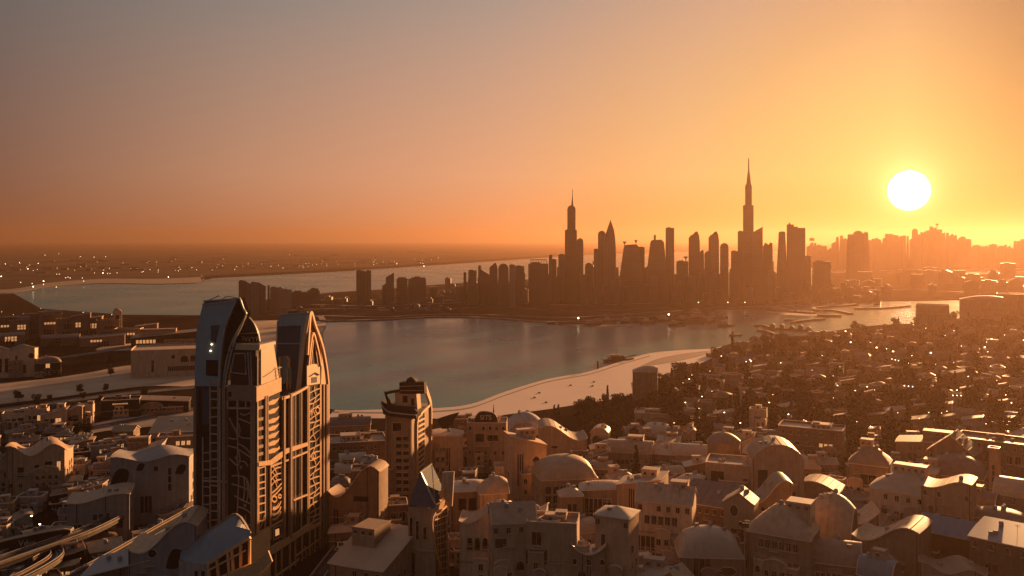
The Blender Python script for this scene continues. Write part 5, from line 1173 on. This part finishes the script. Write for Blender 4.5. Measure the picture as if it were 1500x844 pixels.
# ------------------------------------------------------------------ trees
def crown_mesh(name, R, Hc, n, leaf, seed, mt, shape='round'):
    r = random.Random(seed); mb = MB()
    lobes = []
    for k in range(9 if shape == 'round' else 7):
        if shape == 'round':
            a = r.uniform(0, 2*pi); q = r.uniform(.15,.62)*R; lobes.append((q*cos(a), q*sin(a), r.uniform(.25,.85)*Hc, r.uniform(.34,.55)*R))
        else: zq = (k+.5)/7; lobes.append((r.uniform(-.1,.1)*R, r.uniform(-.1,.1)*R, zq*Hc, R*(1-.8*zq)*.9))
    for i in range(n):
        L_ = lobes[i % len(lobes)]
        d = Vector((r.gauss(0,1), r.gauss(0,1), r.gauss(0,1))).normalized()*L_[3]*r.uniform(.55,1.08)
        p = Vector((L_[0]+d.x, L_[1]+d.y, L_[2]+d.z*(.8 if shape == 'round' else 1.6)))
        s = leaf*r.uniform(.6,1.3)
        a = Vector((r.gauss(0,1), r.gauss(0,1), r.gauss(0,.6))).normalized(); b = a.cross(Vector((r.gauss(0,1), r.gauss(0,1), r.gauss(0,1)))).normalized()
        mb.add([p+a*s, p+b*s*.7, p-a*s, p-b*s*.6], [(0,1,2,3)])
    return mb.mesh(name, mt)
def trunk_mesh(h, r0, seed):
    r = random.Random(seed); mb = MB()
    mb.tube([(0,0,-.5),(.1,0,h*.4),(r.uniform(-.3,.3),.1,h)], [r0,r0*.75,r0*.45], 7)
    for k in range(4):
        a = r.uniform(0,2*pi); mb.tube([(0,0,h*(.5+.1*k)),(1.6*cos(a),1.6*sin(a),h*(.85+.15*k))], [r0*.4,r0*.15], 5)
    return mb.mesh('trunk', M['bark'])
TP = []
for k in range(4): TP.append(('broadleaf_tree', crown_mesh('crown', 5.2, 8.5, 1100, .62, 30+k, M['leaf' if k % 2 else 'leafd']), trunk_mesh(4.2, .45, k), 2.2))
for k in range(2): TP.append(('cypress_tree', crown_mesh('crown', 2.0, 11, 700, .5, 50+k, M['leafd'], 'tall'), trunk_mesh(3, .3, 10+k), 1.2))
def tree(k, x, y, sc, label, group):
    nm, cm, tm, zc = TP[k]; t = thing(nm, label, 'tree', (x, y, 0), RT.uniform(0, 6.28), group); t.scale = (sc, sc, sc*RT.uniform(.85,1.25))
    inst('trunk', tm, t); c = inst('crown', cm, t, (0,0,zc)); return t
RT = random.Random(77)
def shore_ok(px, py):
    # inland of the sand on the right
    xs = [(700,613),(745,607),(800,600),(850,592),(900,584),(935,576),(965,558),(1000,544),(1045,526),(1062,513),(1090,507),(1135,501),(1200,492),(1270,482),(1345,477),(1450,458),(1520,450)]
    if px < 700: return py > 615
    for (a, b), (c, d) in zip(xs, xs[1:]):
        if a <= px <= c: return py > b+(d-b)*(px-a)/(c-a)+1
    return True
LG = {0:'dark round tree', 1:'lighter round tree', 2:'dark round tree', 3:'lighter round tree', 4:'slim dark cypress', 5:'slim dark cypress'}
MID = []
def mid_free(x, y, r): return all((x-a)**2+(y-b)**2 > (r+c)**2 for a, b, c in MID+HOUSES)
# small houses of the wooded slope
rr = random.Random(15); n = 0; FH = MB()
for i in range(6000):
    px = rr.uniform(985, 1530); py = 455+(690-455)*rr.random()**.8
    if px < 1240 and py > 650: continue
    if not shore_ok(px, py+1): continue
    Yd = F*H/(py-HOR); Xd = Xat(px, Yd); r = rr.uniform(3.6, 7.5)
    if not mid_free(Xd, Yd+r, r*.9): continue
    MID.append((Xd, Yd+r, r*.9)); s = Yd/F
    rk = rr.choice(['flat','flat','flat','gablex','shed','shed','hip','barrelx'])
    far_ = py < 540
    rot_ = rr.uniform(-30,30); hh_ = rr.uniform(3.5,7.5)
    if py < 545:
        a_ = RAD(rot_); W2 = r*.9; D2 = r*.7; cs, sn = cos(a_), sin(a_)
        tr_ = lambda x, y, z: (Xd+x*cs-y*sn, Yd+r+x*sn+y*cs, z)
        FH.add([tr_(x,y,z) for z in (-1,hh_) for x,y in ((-W2,-D2),(W2,-D2),(W2,D2),(-W2,D2))], [(4,5,6,7),(0,1,5,4),(1,2,6,5),(2,3,7,6),(3,0,4,7)], rr.choice([0,0,1]))
        if rk != 'flat': FH.add([tr_(-W2*1.08,-D2*1.1,hh_), tr_(W2*1.08,-D2*1.1,hh_), tr_(W2*1.08,D2*1.1,hh_), tr_(-W2*1.08,D2*1.1,hh_), tr_(-W2*.7,0,hh_+2.6), tr_(W2*.7,0,hh_+2.6)], [(0,1,5,4),(2,3,4,5),(1,2,5),(3,0,4)], 2)
        else: FH.add([tr_(x,y,z) for z in (hh_,hh_+.9) for x,y in ((-W2*.5,-D2*.5),(0,-D2*.5),(0,D2*.3),(-W2*.5,D2*.3))], [(4,5,6,7),(0,1,5,4),(1,2,6,5),(2,3,7,6),(3,0,4,7)], 1)
    else:
        hs('small dim house between the trees of the wooded middle ground', px, py, 2*r/s*.9, hh_/s, .8, rot_, rk, 2.5/s if rk != 'flat' else 0, rr.choice(['plaster2','plaster3','plaster3']), rr.choice(['roof','roofb','roofb','roofb']), [], trim=rr.choice(['trim',None,None]), lite=True, cat='cottage', name='cottage', group='small houses of the wooded middle ground')
    n += 1
    if n >= 330: break
tag(FH.build('distant_houses', [M['plaster3'], M['plaster2'], M['roofb']]), 'crowd of tiny hazy houses covering the glowing far slope', 'houses', kind='stuff')
print('slope', n)
n = 0
for i in range(6000):
    px = rr.uniform(935, 1530); py = 452+(700-452)*rr.random()**.75
    if px < 1240 and py > 648: continue
    if not shore_ok(px, py+1): continue
    Yd = F*H/(py-HOR); Xd = Xat(px, Yd); r = 4
    if any((Xd-a)**2+(Yd-b)**2 < (c*.8+2)**2 for a, b, c in MID+HOUSES): continue
    k = rr.choice([0,0,1,2,2,3,4,5]); far_ = py < 540
    MID.append((Xd, Yd, 2.2))
    tree(k, Xd, Yd, rr.uniform(.8,1.5), LG[k]+(' on the glowing far slope' if far_ else ' in the wooded middle ground'), LG[k]+(' of the far slope' if far_ else ' of the middle ground'))
    n += 1
    if n >= 290: break
print('trees', n)
sm_ = MB(); rq = random.Random(2); nn = 0
while nn < 3000:
    px = rq.uniform(850, 1540); py = 448+(660-448)*rq.random()**.8
    if not shore_ok(px, py) or (px < 985 and py > 630): continue
    p = G(px, py); nn += 1; R_ = rq.uniform(1.2,3.2)
    for q in range(9):
        s = rq.uniform(.5,1.1); c_ = Vector((p[0]+rq.gauss(0,R_), p[1]+rq.gauss(0,R_), rq.uniform(.2,R_*.9)))
        a = Vector((rq.gauss(0,1), rq.gauss(0,1), rq.gauss(0,.6))).normalized()*s; b = a.cross(Vector((rq.gauss(0,1), rq.gauss(0,1), rq.gauss(0,1)))).normalized()*s
        sm_.add([c_+a, c_+b, c_-a, c_-b], [(0,1,2,3)])
tag(sm_.build('scrub', M['leafd']), 'low dark scrub covering the ground between the houses of the wooded slope', 'scrub', kind='stuff')
TL = [(905,600,0,1.0,'bushy dark tree left of the tall box building'),(916,612,2,1.1,'dark leaning tree in front of the tall box building'),(985,628,0,1.7,'big spiky dark tree right of the canopy house'),(1000,640,2,1.3,'round dark tree below the big spiky tree'),
      (1080,632,4,1.8,'tall dark cypress left of the pale ribbed block'),(1090,636,5,1.7,'second tall dark cypress touching the pale ribbed block'),(1175,630,0,2.0,'very large dark tree behind the long flat block'),(1230,668,2,2.0,'very large dark tree left of the white framed gable house'),
      (1195,660,2,1.7,'broad dark tree over the bright parapet strip'),(1330,640,4,1.9,'tall dark cypress in front of the upper right houses'),(1460,630,0,1.4,'dark tree at the upper right edge'),(862,642,4,1.0,'small cypress left of the small barrel roofed house'),
      (930,660,1,1.0,'round bush tree right of the small barrel roofed house'),(955,668,3,1.0,'light round tree above the vaulted shed'),(985,668,1,1.1,'light round tree left of the pipe roofed shed'),(812,612,4,.8,'slim cypress on the edge of the sand, left one of the pair'),(818,614,5,.9,'slim cypress on the edge of the sand, right one of the pair'),
      (890,588,5,.8,'lone slim cypress standing on the sand edge'),(885,590,0,.5,'small round bush beside the lone cypress on the sand edge'),(932,700,4,1.2,'thin dark cypress in front of the vaulted shed'),(760,716,4,1.6,'black cypress between the arched sign house and the tapering wall'),(792,682,4,1.3,'black cypress left of the long swooping house')]
for (x, y, k, sc, lb) in TL:
    p = G(x, y); tree(k, p[0], p[1], sc, lb, None)
for i in range(46):
    px = RT.uniform(838, 1000); py = RT.uniform(598, 662)
    if not shore_ok(px, py+1): continue
    p = G(px, py)
    if any((p[0]-a)**2+(p[1]-b)**2 < (c*.8)**2 for a, b, c in HOUSES): continue
    tree(RT.choice([0,1,2,3]), p[0], p[1], RT.uniform(.5,.9), 'low bushy tree behind the beach between the long swooping house and the tall box building', 'bushy trees behind the beach')
for i in range(36):
    px = RT.uniform(-10, 285); py = RT.choice([RT.uniform(505,512), RT.uniform(536,552), RT.uniform(575,598), RT.uniform(640,700)])
    p = G(px, py)
    if any((p[0]-a)**2+(p[1]-b)**2 < (c*.9)**2 for a, b, c in HOUSES): continue
    tree(RT.choice([0,2]), p[0], p[1], RT.uniform(.4,.8), 'small dark tree among the yards and roads of the left quarter', 'small trees of the left quarter')
# big rounded dark blocks at the right shore
hs('broad flat topped dark block standing against the bright water under the sun', 1366, 474, 44, 26, .6, 0, 'flat', 0, 'plaster3', 'roofb', [], cat='building', name='shore_block')
hs('dark block with a rounded left shoulder beside the bright water, near the right edge', 1437, 468, 56, 28, .6, 0, 'shell', 6, 'plaster3', 'roofb', [], cat='building', name='shore_block', trim=None)
hs('tall hazy block at the right edge behind the bright water', 1490, 466, 52, 34, .6, 0, 'flat', 0, 'plaster3', 'roofb', [], cat='building', name='shore_block')
# ------------------------------------------------------------------ lamps
lp = MB(); lp.tube([(0,0,-.5),(0,0,8)], .09, 6); lp.tube([(0,0,8),(0,-.9,8.3)], .07, 5); LPM = lp.mesh('pole', M['metal'])
def head(r, mt): 
    h = MB(); h.lathe([(.01,-r*.7),(r*.75,-r*.4),(r,0),(r*.75,r*.4),(.01,r*.7)], 8); return h.mesh('lamp_head', M[mt])
LH = [head(.26,'lamp'), head(.36,'lampw'), head(.9,'lamp'), head(1.5,'lampw')]
def lamp(px, py, k, label, group):
    Yd = F*(H-8.2)/(py-HOR); t = thing('street_lamp', label, 'street lamp', (Xat(px,Yd), Yd, 0), 0, group)
    inst('pole', LPM, t); inst('lamp_head', LH[k], t, (0,-.9,8.25)); return t
rl = random.Random(9); n = 0
while n < 115:
    px = rl.uniform(985,1500); py = 470+(660-470)*rl.random()**.9
    if px < 1240 and py > 645 or not shore_ok(px, py+8): continue
    far_ = py < 530
    lamp(px, py, rl.choice([0,0,1]) if not far_ else rl.choice([1,1,2]), 'small glowing street lamp on the glowing far slope' if far_ else 'small glowing street lamp among the trees of the middle ground', 'lamps of the far slope' if far_ else 'lamps of the middle ground'); n += 1
for (x0, y0, x1, y1, k, nm) in ((1192,555,1252,572,8,'right of the tall trees'),(1306,526,1330,532,6,'in the middle of the wooded slope'),(1395,579,1430,580,7,'above the upper right houses'),(1324,565,1342,567,4,'left of the upper right houses'),(1180,630,1215,640,7,'along the bright parapet strip'),(1500,436,1478,440,4,'by the right shore block')):
    for q in range(k):
        lamp(x0+(x1-x0)*q/(k-1), y0+(y1-y0)*q/(k-1), 1, 'bright street lamp in the short row '+nm, 'lamp row '+nm)
for (x, y) in ((66,371),(86,369),(118,373),(138,374),(155,373),(41,391),(8,384),(29,382),(56,383),(424,370),(2,402),(64,409),(49,417),(151,397),(247,403),(621,387)):
    lamp(x, y+3, 3, 'bright isolated lamp on the hazy far shore', 'bright lamps of the far shore')
n = 0
while n < 75:
    px = rl.uniform(0,620); yy = 404-(px/620)*18; py = yy-abs(rl.gauss(0,6)) if px > 130 else rl.uniform(386,420)
    if py < 372: continue
    lamp(px, py+1.5, 2, 'small warm lamp in the long rows on the hazy far shore', 'small lamps of the far shore'); n += 1
for (x,y) in ((1009,403),(1023,403),(1046,415),(1175,413),(1184,413),(1184,428),(1278,418),(1023,441),(1066,441),(1091,441),(924,415),(1023,408),(1276,367),(1285,366),(1334,372),(1368,357),(1425,366)):
    if y > 378: lamp(x, y+2, 2, 'lone lamp glowing at the foot of the skyline towers', 'lamps at the skyline foot')
for (x,y) in ((3,457),(60,452),(72,469),(96,476),(20,461),(45,470),(122,458),(164,461),(87,485),(110,487),(85,647),(60,767),(48,755)):
    lamp(x, y, 1, 'warm street lamp between the dark blocks of the left quarter', 'lamps of the left quarter')
# ------------------------------------------------------------------ boats, jetties and breakwaters
def hull(L, B, Hh, label, px, py, rz, cabin=True, mt='metal', light=False):
    L *= 1.25; B *= 1.25; Hh *= 1.25
    p = G(px, py, -1); t = thing('boat', label, 'boat', (p[0], p[1], -1.2), RAD(rz))
    m = MB(); pts = [(-L/2,-B/2),(L*.25,-B/2),(L*.42,-B*.3),(L/2,0),(L*.42,B*.3),(L*.25,B/2),(-L/2,B/2)]
    m.prism([(x*.9,y*.7) for x,y in pts], -.4, .05); m.add([(x*.9,y*.7,0.05) for x,y in pts]+[(x,y,Hh) for x,y in pts], [(i,(i+1)%7,7+(i+1)%7,7+i) for i in range(7)]+[tuple(range(7,14))]); m.build('hull', M[mt], t)
    if cabin:
        m = MB(); m.box(-L*.35,L*.05,-B*.32,B*.32,Hh,Hh*2.1); m.box(-L*.28,-L*.02,-B*.25,B*.25,Hh*2.1,Hh*2.8); m.build('cabin', M['roofw'], t)
        m = MB(); m.tube([(-L*.1,0,Hh*2.8),(-L*.1,0,Hh*4.2)], .15); m.build('mast', M['metal'], t)
    if light:
        m = MB(); m.lathe([(.01,Hh*2.8),(1.2,Hh*3.2),(.01,Hh*3.7)], 8, (L*.1,0)); m.build('deck_light', M['lampw'], t)
    return t
hull(22,6,2.2,'small dark boat left of the ring shaped boat pen', 921, 472.5, 20)
hull(28,7,2.6,'boat with a bright deck light right of the ring shaped pen', 976, 471, -5, light=True)
hull(34,7,2.4,'long dark boat at the end of the jetty in the middle of the bay', 1013, 474, 3, False)
hull(36,9,3.2,'barge like boat moored above the long dark boat', 1028, 468.5, 2)
hull(30,7,3,'dark boat farthest out at the jetty head', 1023, 461.5, 8)
hull(40,8,2.2,'flat barge with a bright stern light on the left of the bay boats', 842, 475, -2, False, light=True)
mb_ = hull(20,5.5,2.2,'small dark boat of the loose row moored off the promenade', 880, 474.5, 12); mb_['group'] = 'boats moored off the promenade'
for (x_, y_, r_) in ((893,472,-15),(950,474,30),(991,477,8),(1044,472,-8),(1056,466,15),(1003,469,-20),(1064,478,5),(868,477,-10)):
    q_ = G(x_, y_, -1); dup(mb_, (q_[0], q_[1], -1.2), RAD(r_))
hull(14,4,1.8,'tiny boat alone near the tree point', 1078, 492, 0, False)
hull(30,7,2.4,'dark boat in front of the golden water', 1215, 463.5, -20, False)
hull(24,6,2.2,'dark boat lying off the right tree point', 1164, 470, -15, False)
hull(10,3,1.5,'crescent shaped small boat by the promenade', 808, 475, 25, False)
t = hull(27,6,2,'angular work boat with a long boom moored on the beach edge', 907, 529, 20)
m = MB(); m.box(-10,6,-2.4,2.4,2,4.6)
for k in range(7): m.box(-9.5+k*2.1,-8.6+k*2.1,-2.5,2.5,4.6,5.4)
m.tube([(4,0,3),(19,0,5.5)], .35); m.build('deck_house', M['metal'], t)
def jetty(label, path, w=4, z=1.4, name='breakwater', cat='breakwater', m='metal'):
    mb, A, B, P = ribbon('x', smooth_px(path, 6), w, z, None, 2.4)
    o = mb.build(name, M[m]); return tag(o, label, cat)
jetty('thin curved breakwater below the right end of the skyline', [(1005,449),(1050,450.5),(1110,451),(1150,454),(1192,457.5)], 7)
jetty('thin straight jetty from the promenade toward the boats', [(905,464),(950,465.5),(1010,467),(1036,468)], 9)
jetty('short hooked jetty by the tree point', [(1110,482),(1122,484),(1134,488),(1142,492)], 4)
jetty('short dark bar jetty above the hooked one', [(1105,475.5),(1118,475.5),(1127,478.5)], 3)
jetty('thin line jetty reaching into the golden water', [(1160,471),(1183,468),(1207,466)], 5)
jetty('forked breakwater in the golden water, lower arm', [(1192,449),(1196,453),(1220,453.5),(1247,458.5)], 6)
jetty('forked breakwater in the golden water, upper arm', [(1192,450),(1215,448),(1240,446.5),(1255,444.5)], 6)
jetty('flat dark breakwater below the sun', [(1252,451),(1290,450.5),(1332,447)], 7)
jetty('left bar breakwater crossing the bright water', [(1160,455.5),(1175,455),(1192,456.5)], 5)
def ring(label, px, py, rx, ry, r=1.5):
    p = G(px, py, -1); m = MB(); m.tube([(rx*cos(k*pi/10), ry*sin(k*pi/10), 0) for k in range(20)], r, 6, 0, True); o = m.build('ring_pen', M['metal']); o.location = (p[0],p[1],-1); tag(o, label, 'boat pen')
ring('ring shaped boat pen off the promenade', 936, 472.5, 9, 17, 1.4)
ring('small oval islet ring in the golden water', 1264, 443, 20, 18, 2)
for pts in ([(815,474),(850,473),(905,475.5),(960,475),(900,477.5),(840,477)], [(1120,455),(1180,459),(1215,461),(1170,461.5),(1125,458)]):
    land('sandbar', smooth_px(pts+[pts[0]])[:-1], -1.25, -.7, M['wetsand'])
t = thing('pier', 'working pier with dark sheds at the right tree point', 'pier', G(1157,483)+(0,), RAD(-28))
m = MB(); m.box(-28,28,-4,4,-1.5,.8); m.build('deck', M['soil'], t)
for x in (-22,-10,3,14,24):
    m = MB(); m.box(x-3,x+3,-3,3,.8,3.4+(x%3)); m.ext([(x-3.4,-3.4,3.4+(x%3)),(x+3.4,-3.4,3.4+(x%3)),(x,-3.4,5.4+(x%3))], (0,6.8,0)); m.build('shed', M['metal'], t)
p = G(876,540); m = MB(); m.lathe([(1.2,-2),(1,2),(.8,7),(1.4,7.2),(1.2,8)], 8); o = m.build('mooring_post', M['metal']); o.location = (p[0],p[1],-1); tag(o, 'lone dark mooring post standing at the water edge left of the work boat', 'mooring post')
for i, (x, y) in enumerate(((783,583),(790,576),(836,565),(800,590),(870,560),(868,566))):
    p = G(x, y); m = MB(); m.lathe([(.9,-.2),(1.2,.2),(.7,.7),(.1,.9)], 7); o = m.build('beach_rock', M['bark']); o.location = (p[0],p[1],.1); tag(o, 'small dark rock lying on the open sand', 'rock', 'small dark rocks on the beach')
# antennas and poles standing between the houses
def pole(px, py, h, label):
    p = G(px, py); t = thing('mast', label, 'mast', (p[0],p[1],0)); m = MB(); m.tube([(0,0,-.5),(0,0,h)], .14, 6); m.build('pole', M['frame'], t)
    m = MB(); m.box(-1.2,1.2,-.6,.6,h-1.6,h-.2); m.box(-1.9,-.9,-.3,.3,h-.9,h+.3); m.lathe([(.1,h),(1.0,h+.5),(.9,h+.6)], 8, (.8,0)); m.build('aerial_box', M['metal'], t); return t
pole(1091,886,27,'thin mast with a black aerial box between the porthole house and the sweeping wall')
pole(1348,668,11,'thin mast with a black box above the upper right houses')
